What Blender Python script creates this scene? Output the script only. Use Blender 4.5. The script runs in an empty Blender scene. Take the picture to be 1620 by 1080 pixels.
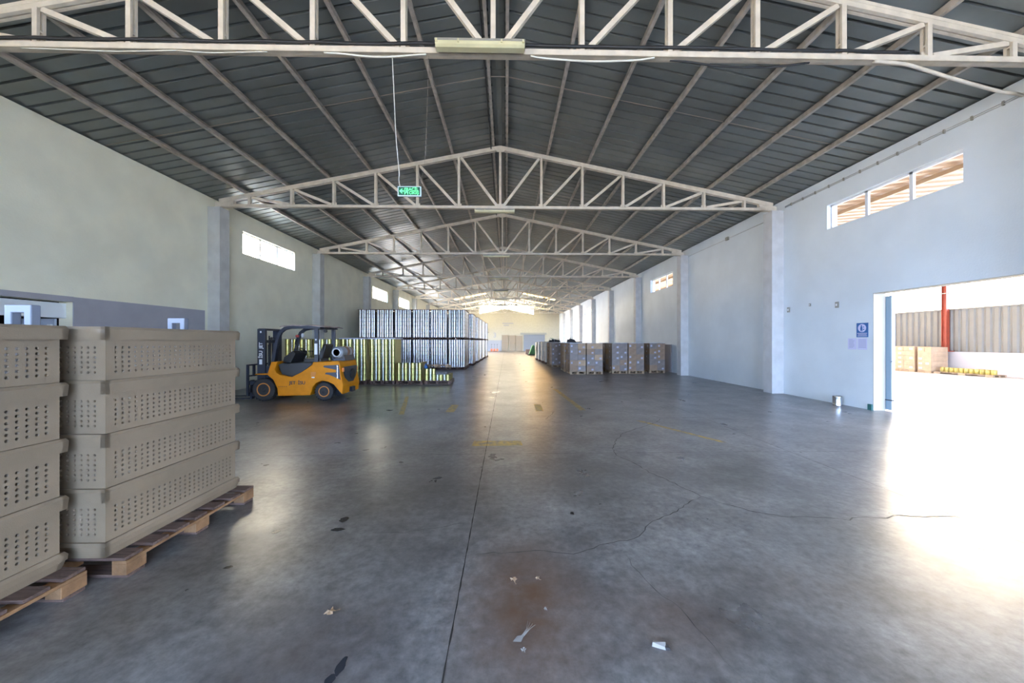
import bpy, bmesh, math, random
from mathutils import Vector, Matrix
R = random.Random(7)
C = bpy.context.scene.collection
SC = bpy.context.scene

# ------------------------------------------------------------------ camera, sky, light, exposure
H = 1.65
cam = bpy.data.objects.new('camera', bpy.data.cameras.new('camera'))
C.objects.link(cam); SC.camera = cam
cam.location = (0, 0, H); cam.rotation_euler = (math.pi/2, 0, -0.0191)
cam.data.sensor_width = 36; cam.data.lens = 36*560/1620
cam.data.shift_x = -1.7/1620; cam.data.shift_y = -0.6/1620
cam.data.clip_start = .05; cam.data.clip_end = 400

SC.view_settings.view_transform = 'Standard'; SC.view_settings.look = 'None'
SC.view_settings.gamma = 1; SC.view_settings.use_curve_mapping = False
SC.view_settings.exposure = 1.35
SC.cycles.max_bounces = 10; SC.cycles.diffuse_bounces = 7; SC.cycles.glossy_bounces = 4
SC.cycles.transmission_bounces = 4; SC.cycles.transparent_max_bounces = 8
SC.cycles.sample_clamp_indirect = 12; SC.cycles.blur_glossy = 0.6
SC.cycles.caustics_reflective = False; SC.cycles.caustics_refractive = False
SC.cycles.use_denoising = True

SKY = 9.0
w = bpy.data.worlds.new('sky'); SC.world = w; w.use_nodes = True
nt = w.node_tree; nt.nodes.clear()
out = nt.nodes.new('ShaderNodeOutputWorld'); bg = nt.nodes.new('ShaderNodeBackground')
tc = nt.nodes.new('ShaderNodeTexCoord'); sep = nt.nodes.new('ShaderNodeSeparateXYZ')
mr = nt.nodes.new('ShaderNodeMapRange'); ramp = nt.nodes.new('ShaderNodeValToRGB')
nt.links.new(tc.outputs['Generated'], sep.inputs[0]); nt.links.new(sep.outputs['Y'], mr.inputs['Value'])
mr.inputs['From Min'].default_value = -1; mr.inputs['From Max'].default_value = 1
nt.links.new(mr.outputs[0], ramp.inputs[0])
ramp.color_ramp.elements[0].position = .35; ramp.color_ramp.elements[0].color = (.52, .73, 1.12, 1)
ramp.color_ramp.elements[1].position = .72; ramp.color_ramp.elements[1].color = (1.25, 1.05, .78, 1)
nt.links.new(ramp.outputs[0], bg.inputs[0]); bg.inputs[1].default_value = SKY
mrx = nt.nodes.new('ShaderNodeMapRange'); nt.links.new(sep.outputs['X'], mrx.inputs['Value'])   # the sky is brighter on the left side
mrx.inputs['From Min'].default_value = -1; mrx.inputs['From Max'].default_value = .6
mrx.inputs['To Min'].default_value = SKY*2.0; mrx.inputs['To Max'].default_value = SKY*1.15
nt.links.new(mrx.outputs[0], bg.inputs[1])
nt.links.new(bg.outputs[0], out.inputs[0])

def portal(loc, rot, sx, sy):            # sky light through an opening, sampled at the opening
    l = bpy.data.lights.new('sky_opening', 'AREA'); l.shape = 'RECTANGLE'; l.size = sx; l.size_y = sy
    l.cycles.is_portal = True
    o = bpy.data.objects.new('sky_opening', l); C.objects.link(o); o.location = loc; o.rotation_euler = rot
XL, XR, XC = -9.12, 8.73, -0.19
YB, YF = -9.0, 58.2
WT = .28                                  # wall thickness
P2 = math.pi/2
# openings (y0, y1, z0, z1)
WIN_L = [(12.43, 15.44, 4.68, 5.46), (24.33, 27.36, 4.60, 5.40), (30.3, 33.4, 4.60, 5.40), (42.2, 45.2, 4.6, 5.4)]
WIN_R = [(6.60, 9.47, 4.68, 5.34), (18.40, 21.26, 4.55, 5.32), (36.5, 39.3, 4.5, 5.1)]
DOOR_R = (3.3, 8.262, 0.0, 2.79)
DOOR_L = (4.3, 7.62, 0.0, 2.47)
FAR_L = (29.0, 54.0, 0.0, 4.1)            # unseen opening behind the tin stacks, enlarged to add light
BACK = (-1.0, 8.1, 0.0, 4.4)              # unseen opening added behind the viewer for fill light (x0,x1,z0,z1)
for y0, y1, z0, z1 in WIN_L + [FAR_L]:
    portal((XL-.02, (y0+y1)/2, (z0+z1)/2), (0, -P2, 0), z1-z0, y1-y0)
for y0, y1, z0, z1 in WIN_R + [DOOR_R]:
    portal((XR+.02, (y0+y1)/2, (z0+z1)/2), (0, P2, 0), z1-z0, y1-y0)
portal(((BACK[0]+BACK[1])/2, YB-.02, (BACK[2]+BACK[3])/2), (-P2, 0, 0), BACK[1]-BACK[0], BACK[3]-BACK[2])
portal((0, YF+.02, 7.1), (P2, 0, 0), 9.5, 1.4)
SKYL = [(42.3, 44.3), (48.3, 50.3), (54.2, 56.2)]     # translucent roof strips added over the far bays for warm light
for ya, yb in SKYL:
    for sx in (-1, 1):
        portal((XC+sx*4.2, (ya+yb)/2, 7.90-.2*4.2+.12), (0, sx*.197, 0), 4.0, yb-ya)
SIDE_B = (-7.5, -.5, 0.0, 4.6)           # unseen left opening added behind the viewer to light the right wall
portal((XL-.02, -4.0, 2.3), (0, -P2, 0), 4.6, 7)

# ------------------------------------------------------------------ materials
def mat(name, col, rough=.6, metal=0, noise=0, scale=4, bump=0, bscale=60, spec=.5, detail=4, coat=0, col2=None, stretch=None):
    m = bpy.data.materials.new(name); m.use_nodes = True
    nt = m.node_tree; b = nt.nodes['Principled BSDF']
    b.inputs['Roughness'].default_value = rough; b.inputs['Metallic'].default_value = metal
    b.inputs['Specular IOR Level'].default_value = spec; b.inputs['Coat Weight'].default_value = coat
    c = (*col, 1); b.inputs['Base Color'].default_value = c
    tc = nt.nodes.new('ShaderNodeTexCoord')
    src = tc.outputs['Object']
    if stretch:
        mp = nt.nodes.new('ShaderNodeMapping'); mp.inputs['Scale'].default_value = stretch
        nt.links.new(src, mp.inputs[0]); src = mp.outputs[0]
    if noise or col2:
        n = nt.nodes.new('ShaderNodeTexNoise'); n.inputs['Scale'].default_value = scale; n.inputs['Detail'].default_value = detail
        nt.links.new(src, n.inputs['Vector'])
        r = nt.nodes.new('ShaderNodeValToRGB'); r.color_ramp.elements[0].position = .35; r.color_ramp.elements[1].position = .65
        d = col2 or tuple(v*(1-noise) for v in col); u = col if col2 else tuple(min(1, v*(1+noise)) for v in col)
        r.color_ramp.elements[0].color = (*d, 1); r.color_ramp.elements[1].color = (*u, 1)
        nt.links.new(n.outputs['Fac'], r.inputs[0]); nt.links.new(r.outputs[0], b.inputs['Base Color'])
    if bump:
        n2 = nt.nodes.new('ShaderNodeTexNoise'); n2.inputs['Scale'].default_value = bscale; n2.inputs['Detail'].default_value = 3
        nt.links.new(src, n2.inputs['Vector'])
        bp = nt.nodes.new('ShaderNodeBump'); bp.inputs['Strength'].default_value = bump; bp.inputs['Distance'].default_value = .02
        nt.links.new(n2.outputs['Fac'], bp.inputs['Height']); nt.links.new(bp.outputs[0], b.inputs['Normal'])
    return m
def emis(name, col, s):
    m = bpy.data.materials.new(name); m.use_nodes = True
    b = m.node_tree.nodes['Principled BSDF']; b.inputs['Base Color'].default_value = (*col, 1)
    b.inputs['Emission Color'].default_value = (*col, 1); b.inputs['Emission Strength'].default_value = s
    return m
def floor_mat():
    m = bpy.data.materials.new('polished_concrete'); m.use_nodes = True
    nt = m.node_tree; N = nt.nodes; L = nt.links; b = N['Principled BSDF']
    tc = N.new('ShaderNodeTexCoord')
    def noise(sc, det=6, rough=.6, vec=None, dist=0):
        n = N.new('ShaderNodeTexNoise'); n.inputs['Scale'].default_value = sc; n.inputs['Detail'].default_value = det
        n.inputs['Roughness'].default_value = rough; n.inputs['Distortion'].default_value = dist
        L.new(vec or tc.outputs['Object'], n.inputs['Vector']); return n.outputs['Fac']
    def rmp(f, p0, p1, c0, c1):
        r = N.new('ShaderNodeValToRGB'); r.color_ramp.elements[0].position = p0; r.color_ramp.elements[1].position = p1
        r.color_ramp.elements[0].color = (*c0, 1); r.color_ramp.elements[1].color = (*c1, 1); L.new(f, r.inputs[0]); return r.outputs[0]
    def mix(kind, fac, a, c):
        x = N.new('ShaderNodeMix'); x.data_type = 'RGBA'; x.blend_type = kind
        if isinstance(fac, float): x.inputs[0].default_value = fac
        else: L.new(fac, x.inputs[0])
        L.new(a, x.inputs[6])
        if isinstance(c, tuple): x.inputs[7].default_value = (*c, 1)
        else: L.new(c, x.inputs[7])
        return x.outputs[2]
    base = rmp(noise(.8, 8, .62), .30, .70, (.13, .125, .123), (.33, .325, .325))
    fine = rmp(noise(14, 8, .7), .3, .7, (.48, .48, .48), (1.3, 1.29, 1.27))
    c = mix('MULTIPLY', 1.0, base, fine)
    dark = rmp(noise(2.6, 8, .6), .32, .66, (.52, .50, .50), (1, 1, 1))
    c = mix('MULTIPLY', .8, c, dark)
    # brown worn patch by the joint
    def blob(x, y, rx, ry):
        mp = N.new('ShaderNodeMapping'); mp.inputs['Location'].default_value = (-x/rx, -y/ry, 0); mp.inputs['Scale'].default_value = (1/rx, 1/ry, 0)
        L.new(tc.outputs['Object'], mp.inputs[0])
        ln = N.new('ShaderNodeVectorMath'); ln.operation = 'LENGTH'; L.new(mp.outputs[0], ln.inputs[0])
        mr = N.new('ShaderNodeMapRange'); mr.inputs['From Min'].default_value = 1.0; mr.inputs['From Max'].default_value = .15
        L.new(ln.outputs['Value'], mr.inputs[0]); return mr.outputs[0]
    wv = noise(5, 8, .75)
    for (x, y, rx, ry, s, col) in ((.12, 2.25, .55, 1.0, .9, (.115, .062, .035)), (.95, 2.1, .5, .5, .45, (.12, .07, .045)), (-.9, 3.9, 1.0, 1.6, .5, (.06, .05, .05)),
                             (-1.0, 1.9, .6, .7, .55, (.05, .035, .03)), (2.2, 2.3, 1.2, .5, .3, (.12, .08, .055)), (1.5, 4.3, 1.4, .9, .4, (.085, .083, .085))):
        f = blob(x, y, rx, ry)
        mm = N.new('ShaderNodeMath'); mm.operation = 'MULTIPLY'; L.new(f, mm.inputs[0]); L.new(wv, mm.inputs[1])
        m2 = N.new('ShaderNodeMath'); m2.operation = 'MULTIPLY'; m2.use_clamp = True; L.new(mm.outputs[0], m2.inputs[0]); m2.inputs[1].default_value = s*1.9
        c = mix('MIX', m2.outputs[0], c, col)
    L.new(c, b.inputs['Base Color'])
    L.new(rmp(noise(1.7, 6, .55), .3, .7, (.27, .27, .27), (.34, .34, .34)), b.inputs['Roughness'])
    b.inputs['Specular IOR Level'].default_value = .85
    bp = N.new('ShaderNodeBump'); bp.inputs['Strength'].default_value = .06; bp.inputs['Distance'].default_value = .01
    L.new(noise(7, 6, .6), bp.inputs['Height']); L.new(bp.outputs[0], b.inputs['Normal'])
    return m
def paint_mat():
    m = mat('worn_yellow_paint', (.55, .36, .04), .45)
    nt = m.node_tree; N = nt.nodes; b = N['Principled BSDF']
    n = N.new('ShaderNodeTexNoise'); n.inputs['Scale'].default_value = 9; n.inputs['Detail'].default_value = 8; n.inputs['Roughness'].default_value = .7
    tc = N.new('ShaderNodeTexCoord'); nt.links.new(tc.outputs['Object'], n.inputs['Vector'])
    r = N.new('ShaderNodeValToRGB'); r.color_ramp.elements[0].position = .42; r.color_ramp.elements[1].position = .62
    r.color_ramp.elements[0].color = (.50, .34, .07, 1); r.color_ramp.elements[1].color = (.19, .175, .15, 1)
    nt.links.new(n.outputs['Fac'], r.inputs[0]); nt.links.new(r.outputs[0], b.inputs['Base Color'])
    return m
M = dict(
    floor=floor_mat(), paint=paint_mat(), joint=mat('joint_filler', (.025, .022, .02), .7),
    crack=mat('crack_shadow', (.085, .08, .078), .6, noise=.3, scale=9),
    wall_l=mat('cream_plaster', (.78, .76, .60), .85, noise=.05, scale=1.2, bump=.15, bscale=30),
    wall_r=mat('white_plaster', (.70, .745, .77), .85, noise=.04, scale=1.0, bump=.15, bscale=30),
    wall_e=mat('cream_end_plaster', (.46, .41, .31), .85, noise=.03),
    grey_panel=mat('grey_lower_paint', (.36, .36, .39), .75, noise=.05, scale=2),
    pillar_l=mat('concrete_pillar', (.50, .51, .49), .8, noise=.08, scale=3, bump=.2),
    pillar_r=mat('painted_pillar', (.56, .56, .56), .8, noise=.07, scale=3, bump=.2),
    steel=mat('off_white_truss_paint', (.60, .54, .44), .5, noise=.10, scale=5),
    purlin=mat('galvanised_purlin', (.44, .39, .33), .5, metal=.1, noise=.2, scale=6),
    sheet=mat('dark_roof_sheet', (.20, .215, .205), .36, metal=.35, noise=.12, scale=.9, bump=.04, bscale=3),
    black=mat('black_rubber', (.012, .012, .013), .55), cable_w=mat('white_cable', (.62, .62, .55), .5),
    frame=mat('white_window_frame', (.75, .75, .76), .4),
    plastic=mat('beige_grey_plastic', (.27, .205, .138), .52, noise=.12, scale=3, bump=.15, bscale=180, col2=(.215, .165, .11)),
    liner=mat('grey_packing', (.26, .26, .27), .6, noise=.3, scale=30),
    wood_d=mat('dark_pallet_wood', (.12, .075, .06), .75, noise=.35, scale=7, bump=.4, bscale=40, stretch=(1, 8, 8)),
    wood=mat('pallet_wood', (.24, .13, .06), .75, noise=.25, scale=7, bump=.4, bscale=40),
    wood_l=mat('light_pallet_wood', (.30, .21, .13), .8, noise=.2, scale=7),
    yellow=mat('orange_yellow_paint', (.60, .215, .003), .55, noise=.07, scale=6, spec=.25),
    navy=mat('dark_blue_black_paint', (.012, .018, .035), .45), loop=mat('blue_grey_loop', (.17, .19, .24), .6), tyre=mat('tyre_rubber', (.022, .023, .026), .75, bump=.2, bscale=80),
    rim=mat('orange_rim_paint', (.55, .20, .03), .5), seat=mat('black_vinyl', (.015, .016, .018), .4),
    tank=mat('grey_gas_tank', (.34, .36, .40), .4, metal=.3, noise=.15), tank_b=mat('brown_strap', (.22, .12, .08), .6),
    chrome=mat('steel_bright', (.6, .6, .62), .25, metal=1), red=mat('red_plastic', (.45, .05, .04), .4), lamp_o=mat('orange_lens', (.8, .22, .03), .3),
    tarp=mat('dusty_roof_cover', (.30, .23, .21), .6, noise=.3, scale=6), sticker=mat('white_sticker', (.7, .72, .75), .5),
    silver=mat('bare_tinplate', (.50, .50, .52), .22, metal=.95), gold=mat('green_gold_tinplate', (.40, .38, .14), .24, metal=.9),
    gold2=mat('dull_gold_tinplate', (.46, .38, .16), .34, metal=.7), recessTin=mat('recess_tinplate', (.32, .33, .32), .24, metal=.9),
    sheet_w=mat('white_cover_sheet', (.66, .68, .78), .5), card=mat('brown_cover_board', (.20, .13, .10), .8),
    carton=mat('brown_cardboard', (.26, .175, .115), .7, noise=.12, scale=5), carton2=mat('grey_brown_cardboard', (.19, .155, .14), .5, noise=.15, scale=5),
    carton3=mat('pale_cardboard', (.40, .275, .17), .7, noise=.1, scale=5), label=mat('white_label', (.42, .42, .52), .6),
    white=mat('white_wrapped', (.72, .70, .64), .5, noise=.08, scale=4), blueg=mat('blue_grey_wrap', (.40, .47, .56), .4, noise=.2, scale=6),
    yard=mat('pale_yard_concrete', (.58, .55, .52), .85, noise=.05, scale=.6), yard_wall=mat('white_yard_wall', (.50, .46, .44), .85),
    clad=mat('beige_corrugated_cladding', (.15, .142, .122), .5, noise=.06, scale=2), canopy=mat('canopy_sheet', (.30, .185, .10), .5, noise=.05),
    post=mat('orange_red_post', (.28, .045, .02), .5, noise=.1), blue_leaf=mat('blue_grey_door_leaf', (.26, .36, .44), .5),
    jamb=mat('cream_jamb', (.42, .39, .33), .7), green_paint=mat('dark_green_paint', (.03, .13, .12), .6),
    sign_g=emis('exit_sign_green', (.0, .055, .028), .15), sign_t=emis('exit_sign_lit', (.10, .75, .22), .6), sign_f=mat('pale_sign_frame', (.55, .68, .72), .4),
    blue=mat('sign_blue', (.02, .12, .35), .4), paper=mat('white_paper', (.62, .62, .80), .7), ink=mat('blue_grey_print', (.22, .25, .42), .7),
    tube=mat('yellowed_diffuser', (.52, .49, .30), .35, noise=.08), tube_d=mat('lamp_housing', (.30, .29, .25), .5),
    shutter=mat('grey_roller_door', (.22, .23, .26), .5), beige=mat('beige_board', (.30, .23, .16), .8), wgrey=mat('grey_dado', (.33, .32, .33), .8),
    leafm=mat('dry_leaf', (.34, .23, .14), .7), scrap=mat('scrap_paper', (.24, .225, .21), .7), oil=mat('dark_oil_stain', (.028, .03, .036), .25),
    dkgreen=mat('green_machine_paint', (.05, .16, .06), .5), dark=mat('dark_interior', (.02, .02, .022), .8), room=mat('pale_room_wall', (.45, .50, .60), .8),
    yellowtin=mat('yellow_tin', (.38, .30, .07), .4), rodm=mat('thin_rod', (.36, .30, .24), .5, metal=.3), orange=mat('orange_jack_paint', (.70, .16, .05), .5),
)
def glass(tint=(.93, .95, .96), nm='window_glass'):
    m = bpy.data.materials.new(nm); m.use_nodes = True
    nt = m.node_tree; nt.nodes.clear()
    o = nt.nodes.new('ShaderNodeOutputMaterial'); t = nt.nodes.new('ShaderNodeBsdfTransparent'); g = nt.nodes.new('ShaderNodeBsdfGlossy')
    t.inputs[0].default_value = (*tint, 1); g.inputs['Roughness'].default_value = .03
    mx = nt.nodes.new('ShaderNodeMixShader'); mx.inputs[0].default_value = .06
    nt.links.new(t.outputs[0], mx.inputs[1]); nt.links.new(g.outputs[0], mx.inputs[2]); nt.links.new(mx.outputs[0], o.inputs[0])
    return m
M['glass'] = glass(); M['skylight'] = glass((.80, .66, .42), 'amber_roof_glazing')

# ------------------------------------------------------------------ mesh helpers
def tag(o, label, cat=None, group=None, kind=None):
    o['label'] = label
    if cat: o['category'] = cat
    if group: o['group'] = group
    if kind: o['kind'] = kind
    return o
class MB:
    def __init__(s): s.v = []; s.f = []; s.sm = []
    def quad(s, pts, smooth=False):
        i = len(s.v); s.v += [tuple(p) for p in pts]; s.f.append(tuple(range(i, i+len(pts)))); s.sm.append(smooth); return s
    def box(s, x0, x1, y0, y1, z0, z1):
        i = len(s.v)
        s.v += [(x0,y0,z0),(x1,y0,z0),(x1,y1,z0),(x0,y1,z0),(x0,y0,z1),(x1,y0,z1),(x1,y1,z1),(x0,y1,z1)]
        for f in ((0,3,2,1),(4,5,6,7),(0,1,5,4),(1,2,6,5),(2,3,7,6),(3,0,4,7)): s.f.append(tuple(i+k for k in f)); s.sm.append(False)
        return s
    def hexa(s, p):                        # 8 points bottom 4 then top 4
        i = len(s.v); s.v += [tuple(q) for q in p]
        for f in ((0,3,2,1),(4,5,6,7),(0,1,5,4),(1,2,6,5),(2,3,7,6),(3,0,4,7)): s.f.append(tuple(i+k for k in f)); s.sm.append(False)
        return s
    def beam(s, a, b, w, h, up=(0,1,0)):   # rectangular bar a->b, h along up-ish axis, w across
        a, b = Vector(a), Vector(b); d = (b-a).normalized(); u = Vector(up); u = (u-d*u.dot(d)).normalized(); r = d.cross(u)
        p = []
        for q in (a, b):
            for sx, sy in ((-1,-1),(1,-1),(1,1),(-1,1)): p.append(q + r*(sx*w/2) + u*(sy*h/2))
        return s.hexa(p)
    def tube(s, pts, r, n=8, cap=True):
        pts = [Vector(p) for p in pts]; rs = r if isinstance(r, (list, tuple)) else [r]*len(pts)
        base = len(s.v); prev = None
        for k, p in enumerate(pts):
            d = (pts[min(k+1, len(pts)-1)] - pts[max(k-1, 0)]).normalized()
            if prev is None:
                a = Vector((0,0,1)) if abs(d.z) < .9 else Vector((1,0,0)); u = d.cross(a).normalized()
            else: u = (prev - d*prev.dot(d)).normalized()
            prev = u; v = d.cross(u)
            for j in range(n):
                t = 2*math.pi*j/n; s.v.append(tuple(p + u*(math.cos(t)*rs[k]) + v*(math.sin(t)*rs[k])))
        for k in range(len(pts)-1):
            for j in range(n):
                s.f.append((base+k*n+j, base+k*n+(j+1)%n, base+(k+1)*n+(j+1)%n, base+(k+1)*n+j)); s.sm.append(True)
        if cap:
            s.f.append(tuple(base+j for j in reversed(range(n)))); s.sm.append(False)
            e = base+(len(pts)-1)*n; s.f.append(tuple(e+j for j in range(n))); s.sm.append(False)
        return s
    def lathe(s, prof, c=(0,0,0), axis='z', n=16):   # prof: (r, h)
        base = len(s.v)
        for r, h in prof:
            for j in range(n):
                t = 2*math.pi*j/n; x, y = r*math.cos(t), r*math.sin(t)
                p = {'z': (x, y, h), 'y': (x, h, y), 'x': (h, x, y)}[axis]
                s.v.append((p[0]+c[0], p[1]+c[1], p[2]+c[2]))
        for k in range(len(prof)-1):
            for j in range(n):
                s.f.append((base+k*n+j, base+k*n+(j+1)%n, base+(k+1)*n+(j+1)%n, base+(k+1)*n+j)); s.sm.append(True)
        s.f.append(tuple(base+j for j in reversed(range(n)))); s.sm.append(False)
        e = base+(len(prof)-1)*n; s.f.append(tuple(e+j for j in range(n))); s.sm.append(False)
        return s
    def prism(s, poly, a0, a1, axis='y'):  # poly in the plane across axis: y -> (x,z), x -> (y,z), z -> (x,y)
        def P(q, a): return {'y': (q[0], a, q[1]), 'x': (a, q[0], q[1]), 'z': (q[0], q[1], a)}[axis]
        i = len(s.v); n = len(poly)
        s.v += [P(q, a0) for q in poly] + [P(q, a1) for q in poly]
        s.f.append(tuple(i+k for k in range(n))); s.f.append(tuple(i+n+k for k in reversed(range(n)))); s.sm += [False]*2
        for k in range(n): s.f.append((i+k, i+n+k, i+n+(k+1)%n, i+(k+1)%n)); s.sm.append(False)
        return s
    def add(s, o, off=(0,0,0)):
        i = len(s.v); s.v += [(x+off[0], y+off[1], z+off[2]) for x, y, z in o.v]
        s.f += [tuple(i+k for k in f) for f in o.f]; s.sm += o.sm; return s
    def mesh(s, name, m):
        me = bpy.data.meshes.new(name); me.from_pydata(s.v, [], s.f); me.materials.append(m)
        me.polygons.foreach_set('use_smooth', s.sm)
        bm = bmesh.new(); bm.from_mesh(me); bmesh.ops.recalc_face_normals(bm, faces=bm.faces); bm.to_mesh(me); bm.free()
        me.update(); return me
    def build(s, name, m, parent=None, loc=None, bevel=0):
        o = bpy.data.objects.new(name, s.mesh(name, m)); C.objects.link(o)
        if parent: o.parent = parent
        if loc: o.location = loc
        if bevel:
            b = o.modifiers.new('bevel', 'BEVEL'); b.width = bevel; b.segments = 2; b.limit_method = 'ANGLE'
        return o
def struct(o): o['kind'] = 'structure'; return o
def empty(name, loc, label, cat, group=None, rz=0):
    o = bpy.data.objects.new(name, None); C.objects.link(o); o.location = loc; o.rotation_euler[2] = rz; o.empty_display_size = .1
    return tag(o, label, cat, group)
def copy_tree(o, parent=None):
    c = o.copy(); C.objects.link(c)
    if parent: c.parent = parent
    for ch in KIDS.get(o.name, []): copy_tree(ch, c)
    return c
KIDS = {}
def kids(root):
    for o in list(bpy.data.objects):
        if o.parent: KIDS.setdefault(o.parent.name, [])
    KIDS.clear()
    for o in bpy.data.objects:
        if o.parent: KIDS.setdefault(o.parent.name, []).append(o)
ORD = ['nearest', 'second', 'third', 'fourth', 'fifth', 'sixth', 'seventh', 'eighth', 'ninth', 'tenth', 'eleventh', 'twelfth', 'thirteenth', 'fourteenth', 'fifteenth']

def text_mesh(txt, size, name, m, parent, mtx, depth=.002):
    cu = bpy.data.curves.new(name, 'FONT'); cu.body = txt; cu.size = size; cu.extrude = depth; cu.align_x = 'CENTER'; cu.align_y = 'CENTER'
    cu.offset = size*.02
    t = bpy.data.objects.new(name, cu); C.objects.link(t); bpy.context.view_layer.update()
    me = bpy.data.meshes.new_from_object(t); bpy.data.objects.remove(t); bpy.data.curves.remove(cu)
    me.materials.clear(); me.materials.append(m); me.transform(mtx)
    o = bpy.data.objects.new(name, me); C.objects.link(o)
    if parent: o.parent = parent
    return o

# ------------------------------------------------------------------ shell
def roofz(x): return 7.90 - .2*abs(x-XC)
# floor slab and yard
struct(MB().box(XL-WT, XR+WT, YB-WT, YF+WT, -.2, 0).build('floor', M['floor']))
FLOOR = bpy.data.objects['floor']
struct(MB().box(XR+WT+.005, 60, -30, 70, -.25, -.02).build('yard_ground', M['yard']))
struct(MB().box(-60, XL-WT-.005, -30, 90, -.25, -.02).build('outer_ground', M['yard']))
struct(MB().box(-60, 60, -45, YB-WT-.005, -.26, -.03).build('apron_ground', M['yard']))
def side_wall(name, x0, x1, m, holes):
    # grid of boxes around rectangular openings
    ys = sorted({YB-WT, YF+WT} | {h[0] for h in holes} | {h[1] for h in holes})
    mb = MB()
    top = 6.10 if x0 < 0 else 6.12
    top = min(roofz(x0), roofz(x1)) + .02
    for a, b in zip(ys, ys[1:]):
        hs = sorted([h for h in holes if h[0] <= a+1e-6 and h[1] >= b-1e-6], key=lambda h: h[2])
        z = 0
        for h in hs:
            if h[2] > z: mb.box(x0, x1, a, b, z, h[2])
            z = h[3]
        mb.box(x0, x1, a, b, z, top)
    o = mb.build(name, m); bm = bmesh.new(); bm.from_mesh(o.data); bmesh.ops.remove_doubles(bm, verts=bm.verts, dist=1e-5)
    # drop internal faces
    seen = {}
    for f in bm.faces: seen.setdefault(tuple(round(c, 4) for c in f.calc_center_median()), []).append(f)
    bmesh.ops.delete(bm, geom=[f for fs in seen.values() if len(fs) > 1 for f in fs], context='FACES_ONLY')
    bm.to_mesh(o.data); bm.free()
    return struct(o)
side_wall('wall_left', XL-WT, XL, M['wall_l'], WIN_L + [DOOR_L, FAR_L, SIDE_B])
side_wall('wall_right', XR, XR+WT, M['wall_r'], WIN_R + [DOOR_R])
# end walls following the gable, cut for the openings
def gable(name, y0, y1, m, bx0, bx1, bz1, strip):
    mb = MB(); xs = sorted({XL-WT, XC, XR+WT, bx0, bx1} | ({-4.4, 4.5} if strip else set()))
    for a, b in zip(xs, xs[1:]):
        ta, tb = roofz(a)+.02, roofz(b)+.02
        z0 = bz1 if (bz1 > 0 and a >= bx0-1e-6 and b <= bx1+1e-6) else 0
        def slab(za0, za1, zb0, zb1):
            mb.hexa([(a,y0,za0),(b,y0,zb0),(b,y1,zb0),(a,y1,za0),(a,y0,za1),(b,y0,zb1),(b,y1,zb1),(a,y1,za1)])
        if strip and a >= -4.41 and b <= 4.51:
            slab(z0, ta-.95, z0, tb-.95); slab(ta-.12, ta, tb-.12, tb)
        else: slab(z0, ta, z0, tb)
    return struct(mb.build(name, m))
gable('wall_back', YF, YF+WT, M['wall_e'], 0, 0, 0, True)
gable('wall_front', YB-WT, YB, M['wall_l'], BACK[0], BACK[1], BACK[3], False)
# translucent gable glazing at the far end
g = MB()
for a, b in ((-4.4, XC), (XC, 4.5)):
    za, zb = roofz(a), roofz(b)
    g.hexa([(a,YF+.1,za-.93),(b,YF+.1,zb-.93),(b,YF+.12,zb-.93),(a,YF+.12,za-.93),(a,YF+.1,za-.1),(b,YF+.1,zb-.1),(b,YF+.12,zb-.1),(a,YF+.12,za-.1)])
struct(g.build('window_9', M['glass']))
# ribbed roof sheet: narrow grooves every 28 cm
def roof():
    mb = MB(); pitch = .28; y = YB-WT; prof = []
    while y < YF+WT:
        prof += [(y, 0), (y+.228, 0), (y+.232, .045), (y+.274, .045)]
        y += pitch
    cuts = [v for q in SKYL for v in q]
    prof = sorted(prof + [(v, .0451) for v in cuts])
    for sx in (-1, 1):
        xe = (XL-WT-.15) if sx < 0 else (XR+WT+.15); xs = [XC, XC+sx*2.2, XC+sx*6.2, xe]
        for (ya, ha), (yb, hb) in zip(prof, prof[1:]):
            ha, hb = min(ha, .045), min(hb, .045)
            for k in range(3):
                if k == 1 and any(c[0]-1e-6 <= ya and yb <= c[1]+1e-6 for c in SKYL): continue
                p, q = xs[k], xs[k+1]
                mb.quad([(p, ya, roofz(p)+ha), (q, ya, roofz(q)+ha), (q, yb, roofz(q)+hb), (p, yb, roofz(p)+hb)])
        ys = [YB-WT] + cuts + [YF+WT]
        for j, (ya, yb) in enumerate(zip(ys, ys[1:])):
            for k in range(3):
                if k == 1 and j % 2 == 1: continue
                p, q = xs[k], xs[k+1]
                mb.hexa([(p,ya,roofz(p)+.05),(q,ya,roofz(q)+.05),(q,yb,roofz(q)+.05),(p,yb,roofz(p)+.05),(p,ya,roofz(p)+.11),(q,ya,roofz(q)+.11),(q,yb,roofz(q)+.11),(p,yb,roofz(p)+.11)])
    return struct(mb.build('ceiling', M['sheet']))
roof()
for n_, (ya, yb) in enumerate(SKYL):  # amber panes of the roof strips added to brighten the far end
    mb = MB()
    for sx in (-1, 1):
        p, q = XC+sx*2.2, XC+sx*6.2
        mb.hexa([(p,ya,roofz(p)+.02),(q,ya,roofz(q)+.02),(q,yb,roofz(q)+.02),(p,yb,roofz(p)+.02),(p,ya,roofz(p)+.03),(q,ya,roofz(q)+.03),(q,yb,roofz(q)+.03),(p,yb,roofz(p)+.03)])
    struct(mb.build(f'window_{n_+10}', M['skylight']))
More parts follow.
